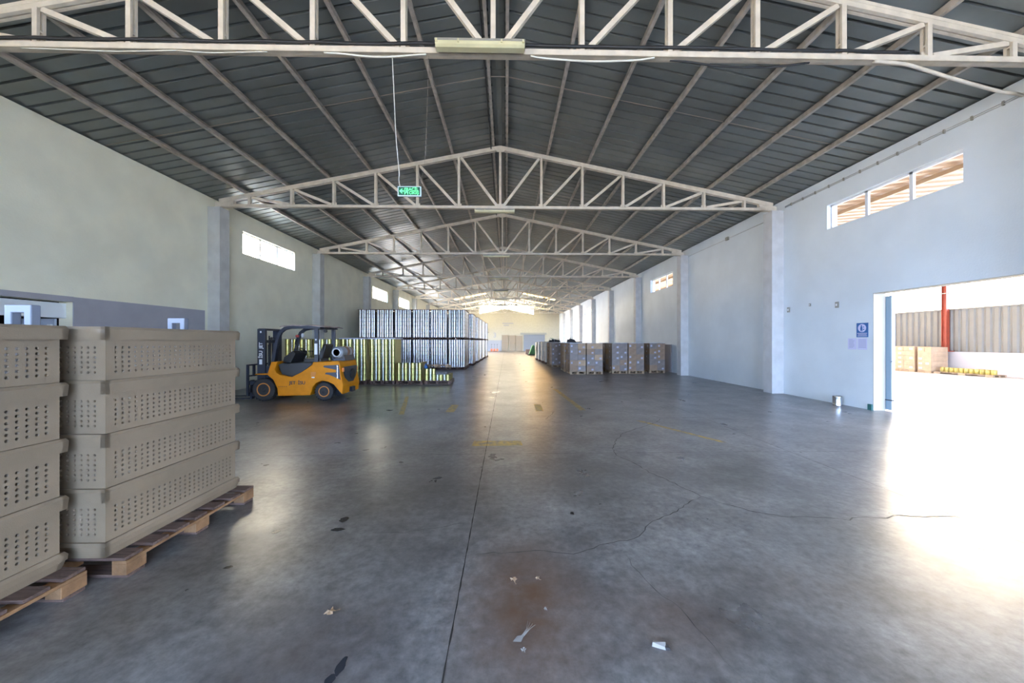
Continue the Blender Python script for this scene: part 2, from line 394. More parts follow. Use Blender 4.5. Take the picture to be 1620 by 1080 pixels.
# crumpled ridge flashing under the joint of the two slopes
rf = MB(); yy = YB
while yy < YF-.3:
    j = R.uniform(-.012, .012)
    rf.quad([(XC-.15, yy, 7.845+j), (XC-.05, yy, 7.83), (XC-.05, yy+.27, 7.83), (XC-.15, yy+.27, 7.845+j)])
    rf.quad([(XC-.05, yy, 7.83), (XC+.06, yy, 7.828+j), (XC+.06, yy+.27, 7.828+j), (XC-.05, yy+.27, 7.83)])
    rf.quad([(XC+.06, yy, 7.828+j), (XC+.15, yy, 7.85), (XC+.15, yy+.27, 7.85), (XC+.06, yy+.27, 7.828+j)])
    yy += .28
struct(rf.build('trim_1', M['sheet']))

# ------------------------------------------------------------------ pillars and trusses
TY = [5.08, 11.0, 16.83, 22.73, 28.64, 34.5, 40.45, 46.35, 52.3]
side_name = {-1: 'left', 1: 'right'}
PILH = 5.76
for side in (-1, 1):
    xw = XL if side < 0 else XR; xi = xw - side*.37
    pb = MB(); z = 0
    x0, x1 = min(xw, xi), max(xw, xi)
    seams = [0, 1.05, 2.15, 3.25, 4.35, 5.2, PILH]
    for a, b in zip(seams, seams[1:]):
        pb.box(x0, x1, 0, .38, a, b-.012 if b < PILH else b)
        if b < PILH: pb.box(x0+.006, x1-.006, .006, .374, b-.012, b)
    me = pb.mesh('pillar', M['pillar_l' if side < 0 else 'pillar_r'])
    for i, y in enumerate(TY):
        if side < 0 and i == 0: pass
        o = bpy.data.objects.new('pillar', me); C.objects.link(o); o.location = (0, y-.02, 0)
        tag(o, f'grey square concrete pillar on the {side_name[side]} wall, {ORD[i]} from the viewer', 'pillar', f'pillars along the {side_name[side]} wall')
def make_truss():
    t = empty('roof_truss', (XC, 0, 0), 'x', 'roof truss', 'white steel roof trusses')
    sl = math.atan(.2)
    m = M['steel']
    for s in (-1, 1):
        xe = (8.60 if s > 0 else -8.60)
        a = Vector((0, .06, 7.70)); b = Vector((xe, .06, 7.70-.2*abs(xe)))
        q = MB(); q.beam(a, b, .05, .12, (0, 1, 0)); q.beam(a+Vector((0, -.03, -.05)), b+Vector((0, -.03, -.05)), .10, .05, (0,1,0))
        q.beam(a+Vector((0, .035, -.05)), b+Vector((0, .035, -.05)), .10, .04, (0,1,0))
        q.build('top_chord', m, t)
        e = MB(); x0, x1 = sorted((8.17*s, 8.72*s if s > 0 else 8.72*s))
        e.box(x0, x1, .0, .14, 5.765, 5.90); e.hexa([(x0,0.02,5.90),(x1,0.02,5.90),(x1,.12,5.90),(x0,.12,5.90),(x0,0.02,7.62-.2*abs(x0)),(x1,0.02,7.62-.2*abs(x1)),(x1,.12,7.62-.2*abs(x1)),(x0,.12,7.62-.2*abs(x0))])
        e.build('end_plate', m, t)
    b = MB(); b.box(-8.3, 8.3, 0, .045, 5.765, 5.85); b.box(-8.3, 8.3, .06, .105, 5.765, 5.85); b.box(-8.3, 8.3, .0, .105, 5.765, 5.773)
    b.build('bottom_chord', m, t)
    for k in range(-6, 7):
        x = k*1.283; zt = 7.62 - .2*abs(x)
        v = MB(); v.box(x-.035, x+.035, 0, .035, 5.84, zt); v.box(x-.035, x+.035, .068, .103, 5.84, zt)
        v.box(x-.035, x+.035, .035, .068, 6.0, 6.03)
        v.build('vertical_strut', m, t)
    for s in (-1, 1):
        for k in range(1, 7):
            xo = s*k*1.283; xi = s*(k-1)*1.283
            d = MB(); a = Vector((xo - s*.07, .05, 7.60-.2*abs(xo))); c = Vector((xi + s*(.07 if k > 1 else .10), .05, 5.86))
            d.beam(a, c, .075, .07, (0, 1, 0)); d.build('diagonal_strut', m, t)
    for k in range(-5, 6):
        x = k*1.283; gp = MB(); w_ = .14 if k == 0 else .08
        gp.box(x-w_, x+(w_ if k <= 0 or k == 0 else w_), .046, .058, 5.85, 5.93); gp.build('gusset_plate', m, t)
    rp = MB(); rp.prism([(-.2, 7.64), (0, 7.68), (.2, 7.64), (.1, 7.52), (-.1, 7.52)], -.012, .012); rp.build('ridge_plate', m, t)
    return t
truss0 = make_truss(); kids(truss0)
for i, y in enumerate(TY):
    t = truss0 if i == 0 else copy_tree(truss0)
    t.location.y = y
    t['label'] = f'off-white steel roof truss spanning the hall, {ORD[i]} from the viewer'
# light fittings hung below the trusses
def light_fitting():
    t = empty('light_fitting', (0,0,0), 'x', 'ceiling light', 'tube light fittings under the roof trusses')
    MB().prism([(-.07, .10), (.07, .10), (.085, .055), (-.085, .055)], -.63, .63, 'x').build('housing', M['tube_d'], t)
    MB().prism([(-.082, .055), (.082, .055), (.075, .015), (.045, -.01), (-.045, -.01), (-.075, .015)], -.62, .62, 'x').build('diffuser', M['tube'], t)
    for x in (-.6, -.3, .3, .6):
        MB().box(x-.012, x+.012, -.095, -.078, .03, .075).build('clip', M['tube'], t)
    return t
l0 = light_fitting(); kids(l0)
for i, y in enumerate(TY[:7]):
    t = l0 if i == 0 else copy_tree(l0)
    t.location = (-.365 - (0 if i < 2 else .1), y-.10 if i == 0 else y+.05, 5.745 if i == 0 else 5.655)
    t['label'] = 'yellowed tube light fitting fixed across the nearest roof truss' if i == 0 else f'long tube light fitting hanging under the {ORD[i]} roof truss from the viewer'
# purlins, C profile
for s in (-1, 1):
    for k in range(7):
        x = XC + s*(.21 + 1.283*k)
        if k == 6: x = XC + s*(.21+1.283*6-.02)
        z = roofz(x) - .006; n = s
        p = MB(); L0, L1 = YB, YF
        p.box(x-.032, x-.026, L0, L1, z-.105, z-.004); p.box(x-.032, x+.032, L0, L1, z-.111, z-.105)
        p.box(x-.032, x+.032, L0, L1, z-.010, z-.004); p.box(x+.026, x+.032, L0, L1, z-.105, z-.085)
        o = p.build('roof_purlin', M['purlin'])
        where = 'beside the ridge' if k == 0 else f'{ORD[k]} down from the ridge'
        tag(o, f'long steel roof purlin on the {side_name[s]} slope, {where}', 'purlin', 'steel purlins under the roof')
# sag rods halfway between trusses
ymid = [8.2, 13.9, 19.8, 25.7, 31.6]
for i, y in enumerate(ymid):
    r = MB(); r.tube([(XL+.02, y, roofz(XL)-.03), (XC-.21, y, roofz(XC)-.13), (XC+.21, y, roofz(XC)-.13), (XR-.02, y, roofz(XR)-.03)], .007, 5)
    tag(r.build('sag_rod', M['rodm']), f'thin tie rod crossing the roof slopes in the {ORD[i]} bay', 'tie rod', 'tie rods between the trusses')
# crossed bracing in far bay
for (sx, y0, y1, lab) in ((-1, 28.8, 34.4, 'left'), (1, 28.8, 34.4, 'right')):
    xa, xb = XC+sx*7.7, XC+sx*3.9
    for (p, q, w_) in (((xa, y0), (xb, y1), 'rising away'), ((xb, y0), (xa, y1), 'falling away')):
        r = MB(); r.beam((p[0], p[1], roofz(p[0])-.2), (q[0], q[1], roofz(q[0])-.2), .05, .05, (0,0,1))
        tag(r.build('roof_brace', M['steel']), f'diagonal steel wind brace on the {lab} slope, {w_} from the wall', 'roof brace', 'crossed braces in the fifth bay')

# ------------------------------------------------------------------ cables
def cable(pts, r, m, name, label, cat='cable', n=6):
    # smooth polyline
    P = [Vector(p) for p in pts]; Q = []
    for i in range(len(P)-1):
        p0, p1, p2, p3 = P[max(i-1,0)], P[i], P[i+1], P[min(i+2,len(P)-1)]
        for k in range(4):
            t = k/4; Q.append(.5*((2*p1)+(-p0+p2)*t+(2*p0-5*p1+4*p2-p3)*t*t+(-p0+3*p1-3*p2+p3)*t**3))
    Q.append(P[-1]); o = MB().tube(Q, r, n).build(name, m); return tag(o, label, cat)
b = [(x, 5.06+R.uniform(-.01, .01), 5.875+R.uniform(-.008, .012)) for x in [(-8.0+i*.45) for i in range(32)]]
cable(b, .020, M['black'], 'cable_bundle', 'black cable bundle lying along the bottom chord of the nearest truss')
cable([(x, y+.02, z+.034) for x, y, z in b[:-5]], .010, M['black'], 'cable_bundle', 'thin black wire twisted along the bundle on the nearest truss')
cable([(-2.6,5.1,5.765),(-2.355,5.1,5.751),(-2.057,5.1,5.723),(-1.758,5.1,5.715),(-1.458,5.1,5.735),(-1.15,5.1,5.765)], .013, M['cable_w'], 'sagging_cable', 'white cable sagging below the truss left of the tube light')
cable([(.35,5.1,5.76),(.508,5.1,5.735),(.904,5.1,5.707),(1.271,5.1,5.697),(1.64,5.1,5.709),(1.947,5.1,5.732),(2.15,5.1,5.765)], .013, M['cable_w'], 'sagging_cable', 'white cable sagging below the truss right of the tube light')
cable([(-6.81,5.1,5.765),(-6.146,5.1,5.75),(-5.478,5.1,5.737),(-4.66,5.1,5.765)], .008, M['cable_w'], 'sagging_cable', 'thin pale cable sagging below the truss near the left end')
cable([(-4.66,5.1,5.765),(-4.25,5.1,5.737),(-3.808,5.1,5.750),(-3.4,5.1,5.765)], .008, M['cable_w'], 'sagging_cable', 'short pale cable loop below the truss left of the exit sign wire')
cable([(2.4,5.15,5.77),(2.7,5.15,5.745),(3.059,5.15,5.70),(3.53,5.15,5.682),(4.0,5.15,5.70),(4.477,5.15,5.765)], .014, M['black'], 'sagging_cable', 'black cable sagging below the truss on the right')
cable([(5.4,5.1,5.765),(5.9,5.12,5.74),(6.3,5.2,5.72),(7.0,5.35,5.69),(7.6,5.5,5.70),(8.1,5.65,5.74),(8.5,5.75,5.78),(8.70,5.80,5.79)], .026, M['steel'], 'conduit', 'curved pale conduit running from the nearest truss to the right wall', 'conduit')
cable([(-.47, y, 7.62 + .03*math.sin(y*1.7)) for y in range(4, 48, 2)], .016, M['black'], 'ridge_cable', 'black cable running lengthwise just left of the ridge')
for i, (x, y) in enumerate(((4.85, 5.07), (4.95, 5.09))):
    pts = [(x+.07*math.cos(t*.9), y+.045+.02*math.sin(t), 5.93+.04*math.sin(t*.9)) for t in range(0, 9)]
cable(pts, .012, M['cable_w'], 'cable_coil', 'small coiled wire resting on the truss chord at right')
# conduit with clips along the top of the right wall
t = empty('wall_conduit', (0, 0, 0), 'thin conduit with clips along the top of the right wall', 'conduit')
yy0 = -2.0
for z_ in (5.80, 5.765): MB().tube([(XR-.02, yy0, z_), (XR-.02, 10.9, z_+.055)], .009, 5).build('pipe', M['pillar_r'], t)
for j in range(24):
    y = 1+j*.42; z_ = 5.80+.055*(y-yy0)/12.9
    MB().box(XR-.036, XR, y-.012, y+.012, z_-.055, z_+.02).build('clip', M['tube_d'], t)
t = empty('wall_conduit', (0, 0, 0), 'thin conduit along the right wall beyond the near pillar', 'conduit')
MB().tube([(XR-.02, 11.4, 5.66), (XR-.02, 16.8, 5.70)], .012, 5).build('pipe', M['pillar_r'], t)
MB().box(XR-.07, XR, 13.7, 13.85, 5.62, 5.74).build('junction_box', M['tube_d'], t)

# ------------------------------------------------------------------ windows
def window(n, side, y0, y1, z0, z1):
    xw = XL if side < 0 else XR; xa, xb = (xw-.16, xw-.10) if side < 0 else (xw+.10, xw+.16)
    t = bpy.data.objects.new(f'window_{n}', None); C.objects.link(t); t.location = (0, 0, 0); t['kind'] = 'structure'
    f = MB(); b = .045
    f.box(xa, xb, y0, y1, z0, z0+b); f.box(xa, xb, y0, y1, z1-b, z1); f.box(xa, xb, y0, y0+b, z0, z1); f.box(xa, xb, y1-b, y1, z0, z1)
    for k in (1, 2):
        y = y0+(y1-y0)*k/3; f.box(xa, xb, y-.035, y+.035, z0, z1)
    f.build('window_frame', M['frame'], t)
    xm = (xa+xb)/2
    for k in range(3):
        a, c = y0+(y1-y0)*k/3, y0+(y1-y0)*(k+1)/3
        MB().box(xm-.003, xm+.003, a+.03, c-.03, z0+.03, z1-.03).build('window_pane', M['glass'], t)
n = 1
for w_ in WIN_L: window(n, -1, *w_); n += 1
for w_ in WIN_R: window(n, 1, *w_); n += 1

# ------------------------------------------------------------------ left doorway with grey surround
y0, y1, z0, z1 = DOOR_L
g = MB(); g.box(XL, XL+.025, 3.6, y0, 0, 2.58); g.box(XL, XL+.025, y1, 10.86, 0, 2.575); g.box(XL, XL+.025, y0, y1, z1, 2.58)
struct(g.build('trim_2', M['grey_panel']))
struct(MB().box(XL-.22, XL-.13, y0, y1, 2.13, z1-.03).build('trim_3', M['wall_r']))
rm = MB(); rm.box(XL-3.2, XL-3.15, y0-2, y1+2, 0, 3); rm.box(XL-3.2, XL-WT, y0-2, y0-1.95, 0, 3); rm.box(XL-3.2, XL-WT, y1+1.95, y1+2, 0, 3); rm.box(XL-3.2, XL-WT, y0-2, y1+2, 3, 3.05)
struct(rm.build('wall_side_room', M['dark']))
d = bpy.data.objects.new('door_1', None); C.objects.link(d); d.location = (XL-WT, y1, 0); struct(d)
leaf = MB(); leaf.box(-.95, -.02, -.06, -.02, .02, 2.12); leaf.build('door_leaf', M['room'], d)
MB().box(-.62, -.58, -.075, -.06, .3, 2.05).build('door_rail', M['frame'], d); MB().box(-.12, -.05, -.10, -.06, 1.85, 2.0).build('hinge_plate', M['frame'], d)

# ------------------------------------------------------------------ right doorway
y0, y1, z0, z1 = DOOR_R
j = MB(); j.box(XR-.002, XR+WT+.01, y1-.012, y1-.001, 0, z1-.012); j.box(XR-.001, XR+WT+.01, y0, y1, z1-.012, z1-.0)
struct(j.build('trim_4', M['jamb']))
d = bpy.data.objects.new('door_2', None); C.objects.link(d); d.location = (XR+WT+.02, y1, 0); struct(d)
MB().box(0.0, .06, -.13, 3.2, .03, 2.72).build('door_leaf', M['blue_leaf'], d)
MB().box(-.005, .065, -.15, -.13, .03, 2.72).build('edge_strip', M['frame'], d)
q = MB(); q.tube([(.0, -.12, 1.16), (-.02, -.2, 1.19), (-.02, -.22, 1.12)], .01, 6); q.build('latch', M['chrome'], d)
MB().box(-.02, .02, -.17, .05, .25, .27).build('bolt', M['dark'], d)
tag(MB().box(XR-.035, XR-.001, y1+.005, y1+.10, 0, .14).build('kerb_block', M['green_paint']), 'small dark green painted block at the foot of the door jamb', 'block')
# blue sign, notices, switches
t = empty('safety_sign', (XR-.012, 8.51, 1.92), 'blue and white safety sign with round pictogram beside the doorway', 'sign')
MB().box(0, .01, -.14, .14, -.175, .175).build('sign_board', M['blue'], t)
cc = MB(); cc.lathe([(.098, -.003), (.098, .003)], (-.002, 0, .05), 'x', 28); cc.build('disc', M['paper'], t)
fg = MB(); fg.lathe([(.016, -.004), (.016, 0)], (-.003, .012, .108), 'x', 12)
fg.prism([(-.01, .09), (.03, .09), (.04, .03), (.028, -.03), (.012, -.03), (.012, .0), (0, .0), (0, -.03), (-.016, -.03), (-.012, .06)], -.0075, -.0045, 'x')
fg.prism([(-.05, .085), (-.03, .085), (-.03, .06), (-.05, .06)], -.0075, -.0045, 'x'); fg.prism([(-.055, .03), (-.03, .03), (-.03, 0), (-.055, 0)], -.0075, -.0045, 'x')
fg.build('pictogram', M['blue'], t)
ln = MB()
for k, (a, b_) in enumerate(((-.12, .12), (-.11, .10), (-.12, .11))): ln.box(-.002, 0, a, b_, -.085-.032*k, -.072-.032*k)
ln.build('caption_lines', M['paper'], t)
for (yc, lab, wd) in ((8.515, 'white printed notice below the blue sign, nearer the doorway', .235), (8.765, 'white printed notice below the blue sign, farther from the doorway', .225)):
    t = empty('paper_notice', (XR-.006, yc, 1.58), lab, 'notice', 'notices on the right wall')
    MB().box(0, .002, -wd/2, wd/2, -.14, .14).build('sheet', M['paper'], t)
    ln = MB()
    for k in range(8):
        e = R.uniform(.02, .09); ln.box(-.001, 0, -wd/2+.02+ (e if yc > 8.6 else 0), wd/2-.03, .105-.028*k, .112-.028*k)
    ln.build('print_lines', M['ink'], t)
for y, z, lab in ((9.166, 2.606, 'small grey switch box on the right wall above the paper notices'), (10.77, 2.615, 'small grey switch box on the right wall close to the near pillar'), (10.0, 2.69, 'tiny dark fixing high on the right wall between two switch boxes')):
    s_ = .03 if 'tiny' in lab else .06
    t = empty('switch_box', (XR, y, z), lab, 'switch')
    MB().box(-.03, 0, -s_/1.4, s_/1.4, -s_*1.3, s_*1.3).build('box', M['tube_d'], t); MB().box(-.036, -.03, -s_/3, s_/3, -s_/2, s_/2).build('rocker', M['frame'], t)

# ------------------------------------------------------------------ exit sign
t = empty('exit_sign', (-1.417, 5.2, 3.84), 'green lit emergency exit sign hanging on wires under the nearest truss', 'exit sign')
t.rotation_euler[1] = .0
MB().box(-.17, .17, 0, .03, -.072, .072).build('sign_frame', M['sign_f'], t, bevel=.004)
MB().box(-.157, .157, -.003, 0, -.060, .060).build('sign_face', M['sign_g'], t)
ar = MB(); ar.prism([(-.145, 0), (-.11, .034), (-.095, .034), (-.118, .010), (-.078, .010), (-.078, -.010), (-.118, -.010), (-.095, -.034), (-.11, -.034)], -.006, -.003); ar.build('arrow', M['sign_t'], t)
mn = MB(); mn.prism([(-.07, -.048), (-.07, .046), (-.016, .046), (-.016, -.048), (-.026, -.048), (-.026, .036), (-.06, .036), (-.06, -.048)], -.006, -.003)
mn.lathe([(.008, -.006), (.008, -.003)], (-.04, 0, .024), 'y', 10); mn.prism([(-.055, .012), (-.03, .014), (-.03, -.012), (-.018, -.03), (-.028, -.036), (-.042, -.014), (-.056, -.040), (-.064, -.034), (-.048, -.006), (-.05, .002)], -.006, -.003)
mn.build('running_figure', M['sign_t'], t)
MX = Matrix.Translation((.062, -.004, .024)) @ Matrix.Rotation(P2, 4, 'X')
text_mesh('ACİL', .062, 'lettering', M['sign_t'], t, MX); text_mesh('ÇIKIŞ', .058, 'lettering', M['sign_t'], t, Matrix.Translation((.068, -.004, -.026)) @ Matrix.Rotation(P2, 4, 'X'))
cable([(-1.643, 5.13, 5.77), (-1.62, 5.14, 5.2), (-1.60, 5.17, 4.6), (-1.565, 5.2, 4.12), (-1.57, 5.2, 4.02), (-1.555, 5.205, 3.905)], .006, M['cable_w'], 'hanging_wire', 'pale wire holding the left end of the exit sign', 'wire')
cable([(-1.12, 5.13, 5.77), (-1.15, 5.16, 5.0), (-1.19, 5.2, 4.3), (-1.27, 5.205, 3.905)], .002, M['rodm'], 'hanging_wire', 'very thin wire holding the right end of the exit sign', 'wire')

# ------------------------------------------------------------------ pallets
def pallet_parts(L=1.24, W=1.0):
    """origin at centre of base; deck boards run along x, length L along y"""
    out = []
    nb = 7; bw = .125
    for k in range(nb):
        y = -L/2 + bw/2 + k*(L-bw)/(nb-1); e = R.uniform(-.012, .012)
        out.append(('deck_board', MB().box(-W/2+e, W/2+e, y-bw/2, y+bw/2, .122, .144), 'wood_d'))
    for x in (-W/2+.05, 0, W/2-.05): out.append(('stringer', MB().box(x-.05, x+.05, -L/2, L/2, .100, .1215), 'wood'))
    for x in (-W/2+.05, 0, W/2-.05):
        for y in (-L/2+.07, 0, L/2-.07): out.append(('block', MB().box(x-.05, x+.05, y-.07, y+.07, .0225, .0995), 'wood'))
    for y in (-L/2+.07, 0, L/2-.07): out.append(('bottom_board', MB().box(-W/2, W/2, y-.06, y+.06, 0, .022), 'wood_d'))
    return out
def make_pallet(loc, label, L, W):
    t = empty('wooden_pallet', loc, label, 'pallet', 'wooden pallets under the plastic bins')
    for n_, mb, m in pallet_parts(L, W): mb.build(n_, M[m], t, bevel=.003)
    return t
def pallet_mesh(L, W, m):
    mb = MB()
    for n_, b_, _ in pallet_parts(L, W): mb.add(b_)
    return mb.mesh('wooden_pallet', m)
# ------------------------------------------------------------------ perforated plastic bins
BL, BW_ = 1.235, .98                       # along y, along x
def perforated(mb, o, u, v, nu, nv, du, dv, u0, v0, U, V, r=.0105):
    """wall panel with a grid of round holes; o origin, u,v unit axes, U x V size"""
    o, u, v = Vector(o), Vector(u), Vector(v)
    P = lambda a, b_: tuple(o+u*a+v*b_)
    ua, ub, va, vb = u0, u0+nu*du, v0, v0+nv*dv
    mb.quad([P(0,0), P(U,0), P(U,va), P(0,va)]); mb.quad([P(0,vb), P(U,vb), P(U,V), P(0,V)])
    mb.quad([P(0,va), P(ua,va), P(ua,vb), P(0,vb)]); mb.quad([P(ub,va), P(U,va), P(U,vb), P(ub,vb)])
    for i in range(nu):
        for j in range(nv):
            cu, cv = ua+(i+.5)*du, va+(j+.5)*dv; hu, hv = du/2, dv/2
            ring = [(math.cos(2*math.pi*k/8+math.pi/8)*r, math.sin(2*math.pi*k/8+math.pi/8)*r) for k in range(8)]
            cor = [(hu, hv), (-hu, hv), (-hu, -hv), (hu, -hv)]
            b0 = len(mb.v); mb.v += [P(cu+a, cv+b_) for a, b_ in ring] + [P(cu+a, cv+b_) for a, b_ in cor]
            nrm = u.cross(v)*.012
            mb.v += [tuple(Vector(P(cu+a, cv+b_)) - nrm) for a, b_ in ring]
            for f in ((1,0,8,9),(3,2,9,10),(5,4,10,11),(7,6,11,8)): mb.f.append((b0+f[0], b0+f[1], b0+f[2], b0+f[3])); mb.sm.append(False)
            for f in ((2,1,9),(4,3,10),(6,5,11),(0,7,8)): mb.f.append((b0+f[0], b0+f[1], b0+f[2])); mb.sm.append(False)
            for k in range(8): mb.f.append((b0+k, b0+(k+1)%8, b0+12+(k+1)%8, b0+12+k)); mb.sm.append(True)
def bin_meshes(h, base):
    """h: visible height; rim .09 at the top; base: flared foot"""
    x, y = BW_/2, BL/2; ins = .028; b = MB()
    zf = .105 if base else 0; zr = h-.092
    bx, by = x-ins, y-ins; V = zr-zf
    nu, nv, du = 24, 6, .0455; dv = .0345; v0 = V*.5-nv*dv/2
    perforated(b, (bx, -by, zf), (0,1,0), (0,0,1), nu, nv, du, dv, (2*by-nu*du)/2, v0, 2*by, V)
    perforated(b, (-bx, by, zf), (0,-1,0), (0,0,1), nu, nv, du, dv, (2*by-nu*du)/2, v0, 2*by, V)
    nu2 = 18
    perforated(b, (-bx, -by, zf), (1,0,0), (0,0,1), nu2, nv, .0455, dv, (2*bx-nu2*.0455)/2, v0, 2*bx, V)
    perforated(b, (bx, by, zf), (-1,0,0), (0,0,1), nu2, nv, .0455, dv, (2*bx-nu2*.0455)/2, v0, 2*bx, V)
    body = b.mesh('bin_body', M['plastic'])
    def ringbox(mb, px, py, qx, qy, za, zb):   # hollow rectangular ring with sloping faces (px at za, qx at zb)
        for sgn in (1, -1):
            mb.hexa([(sgn*(px-.03), -py, za), (sgn*px, -py, za), (sgn*px, py, za), (sgn*(px-.03), py, za), (sgn*(qx-.03), -qy, zb), (sgn*qx, -qy, zb), (sgn*qx, qy, zb), (sgn*(qx-.03), qy, zb)])
            mb.hexa([(-px, sgn*(py-.03), za), (px, sgn*(py-.03), za), (px, sgn*py, za), (-px, sgn*py, za), (-qx, sgn*(qy-.03), zb), (qx, sgn*(qy-.03), zb), (qx, sgn*qy, zb), (-qx, sgn*qy, zb)])
    r_ = MB(); ringbox(r_, x-.004, y-.004, x, y, zr, zr+.072); ringbox(r_, x, y, x-.010, y-.010, zr+.072, h-.001)
    rim = r_.mesh('rim', M['plastic'])
    ft = None
    if base:
        f_ = MB(); ringbox(f_, x-.022, y-.022, x-.010, y-.010, 0, .05); ringbox(f_, x-.004, y-.004, x-.002, y-.002, .05, .085); ringbox(f_, x-.002, y-.002, x-.014, y-.014, .085, .106)
        f_.box(-x+.03, x-.03, -y+.03, y-.03, .006, .02)
        ft = f_.mesh('foot', M['plastic'])
    return body, rim, ft
tier_h = [.480, .380, .372, .375]
mesh_cache = {}
def bin_stack(cx, cy, z0, where):
    z = z0
    names = ['bottom', 'second', 'third', 'top']
    for i, h in enumerate(tier_h):
        key = (h, i == 0)
        if key not in mesh_cache: mesh_cache[key] = bin_meshes(*key)
        body, rim, ft = mesh_cache[key]
        lab = f'beige-grey perforated plastic bin, {names[i]} of the {where} stack'
        t = empty('plastic_bin', (cx, cy, z), lab if i != 1 and i != 2 else f'beige-grey perforated plastic bin, {names[i]} from the floor in the {where} stack', 'plastic bin', 'stacked perforated plastic bins')
        for nm, me in (('bin_body', body), ('rim', rim), ('foot', ft)):
            if me: o = bpy.data.objects.new(nm, me); C.objects.link(o); o.parent = t
        if i == 3:
            MB().box(BW_/2-.07, BW_/2-.040, -BL/2+.20, BL/2-.18, .07, .26).build('packing_sheet', M['liner'], t)
            f = MB(); f.box(-BW_/2+.02, BW_/2-.02, -BL/2+.02, BL/2-.02, h-.012, h-.004); f.build('lid', M['plastic'], t)
            # carrying loop standing up from the far inner corner
            hx, hy = (.30, BL/2-.06) if where == 'near' else (-.10, BL/2-.02)
            hh = MB(); a = h+.13; q0 = h-.004
            hh.prism([(hx-.085, q0), (hx-.085, a), (hx+.085, a), (hx+.085, q0), (hx+.038, q0), (hx+.038, a-.05), (hx-.038, a-.05), (hx-.038, q0)], hy-.05, hy)
            hh.build('lifting_loop', M['loop'], t, bevel=.006)['label'] = 'pale grey plastic loop handle'
        z += h
make_pallet((-2.64-.5, 3.13, 0), 'dark wooden pallet under the farther bin stack', 1.24, 1.0)
make_pallet((-2.80-.5, 1.80, 0), 'dark wooden pallet under the nearer bin stack at the left edge', 1.24, 1.0)
bin_stack(-2.76-BW_/2, 2.488+BL/2, .145, 'farther')
bin_stack(-2.925-BW_/2, 2.425-BL/2, .145, 'near')

# ------------------------------------------------------------------ forklift (x rearwards, y away from viewer)
F = empty('forklift', (-6.68, 9.85, 0), 'orange-yellow counterbalance forklift with black mast and gas tank, parked by the left wall', 'forklift')
prof = [(.22,1.08),(.40,1.086),(.36,1.0),(.31,.87),(.36,.78),(.46,.72),(.77,.66),(1.03,.79),(1.20,.90),(1.32,1.0),(1.355,1.073),(1.7,1.085),(2.03,1.10),(2.08,1.06),(2.12,.75),(2.17,.42),(2.15,.18),(2.09,.24),(2.02,.33),(1.915,.456),(1.76,.53),(1.60,.555),(1.446,.495),(1.34,.38),(1.276,.156),(.40,.143),(.38,.35),(.27,.586),(.117,.716),(.12,.78)]
MB().prism(prof, .0, 1.10).build('body', M['yellow'], F, bevel=.018)
u = MB(); u.box(-.05, 2.0, .28, .82, .17, .66); u.box(-.12, .4, .2, .9, .25, .95); u.build('chassis', M['navy'], F)
MB().prism([(-.22,.725),(.125,.725),(.125,.755),(-.22,.75)], .0, .26).build('front_fender', M['yellow'], F, bevel=.006)
MB().prism([(-.22,.725),(.125,.725),(.125,.755),(-.22,.75)], .84, 1.10).build('front_fender', M['yellow'], F, bevel=.006)
blk = MB()
blk.prism([(1.64,.95),(1.66,.975),(2.06,1.0),(2.08,.86),(1.99,.86),(1.66,.925)], -.006, 0); blk.prism([(1.69,.765),(1.72,.785),(1.99,.79),(1.99,.86),(2.08,.86),(2.11,.58),(1.95,.66),(1.80,.72),(1.69,.74)], -.006, 0)
blk.prism([(.05+.1,.93),(.95,.93),(.92,.72),(.88,.62),(.70,.48),(.4,.48),(.2,.62),(.15,.75)], 2.125, 2.16, 'x')
blk.build('vent_recess', M['navy'], F)
MB().box(2.02, 2.035, -.012, -.005, .62, .98).build('trim_strip', M['chrome'], F)
rg = MB(); rg.lathe([(.15, 0), (.15, .03), (.12, .03)], (2.15, .62, .70), 'x', 20); rg.build('radiator_ring', M['tyre'], F)
for y_ in (.12, 1.0): MB().box(2.10, 2.15, y_-.035, y_+.035, .80, .90).build('tail_lamp', M['lamp_o'], F)
MB().box(2.15, 2.24, .45, .65, .2, .34).build('tow_pin', M['navy'], F)
MB().box(.42, 1.30, .06, 1.04, .66, .70).build('step_plate', M['tyre'], F)
sp = MB(); sp.prism([(.36,1.0),(.46,.73),(.77,.67),(1.03,.80),(1.30,1.01),(1.28,1.04),(.95,1.05),(.72,1.04),(.6,1.02),(.5,1.05)], .08, 1.02); sp.build('cab_well', M['seat'], F, bevel=.01)
se = MB(); se.box(.92, 1.42, .32, .78, 1.03, 1.16); se.prism([(1.30,1.14),(1.44,1.14),(1.56,1.55),(1.46,1.58)], .33, .77); se.build('seat', M['seat'], F, bevel=.03)
da = MB(); da.prism([(.38,1.06),(.60,1.04),(.74,1.30),(.66,1.38),(.42,1.20)], .25, .85); da.tube([(.6,.55,1.2),(.72,.55,1.36)], .025, 8); da.build('dashboard', M['tyre'], F, bevel=.015)
sw = MB(); c0 = Vector((.74, .55, 1.38)); ax = Vector((.55, 0, .83)).normalized(); e1 = Vector((0,1,0)); e2 = ax.cross(e1)
sw.tube([c0 + e1*math.cos(t*math.pi/12)*.16 + e2*math.sin(t*math.pi/12)*.16 for t in range(25)], .014, 8, False)
for a in (0, 2.1, 4.2): sw.tube([c0, c0+e1*math.cos(a)*.16+e2*math.sin(a)*.16], .010, 6)
sw.build('steering_wheel', M['black'], F)
for k in range(3):
    lv = MB(); x = .80+.05*k; lv.tube([(x-.05, .80, 1.05), (x, .82, 1.33)], .010, 6); lv.lathe([(.0, 0), (.02, .01), (.022, .03), (.0, .045)], (x, .82, 1.33), 'z', 8); lv.build('lever', M['black'], F)
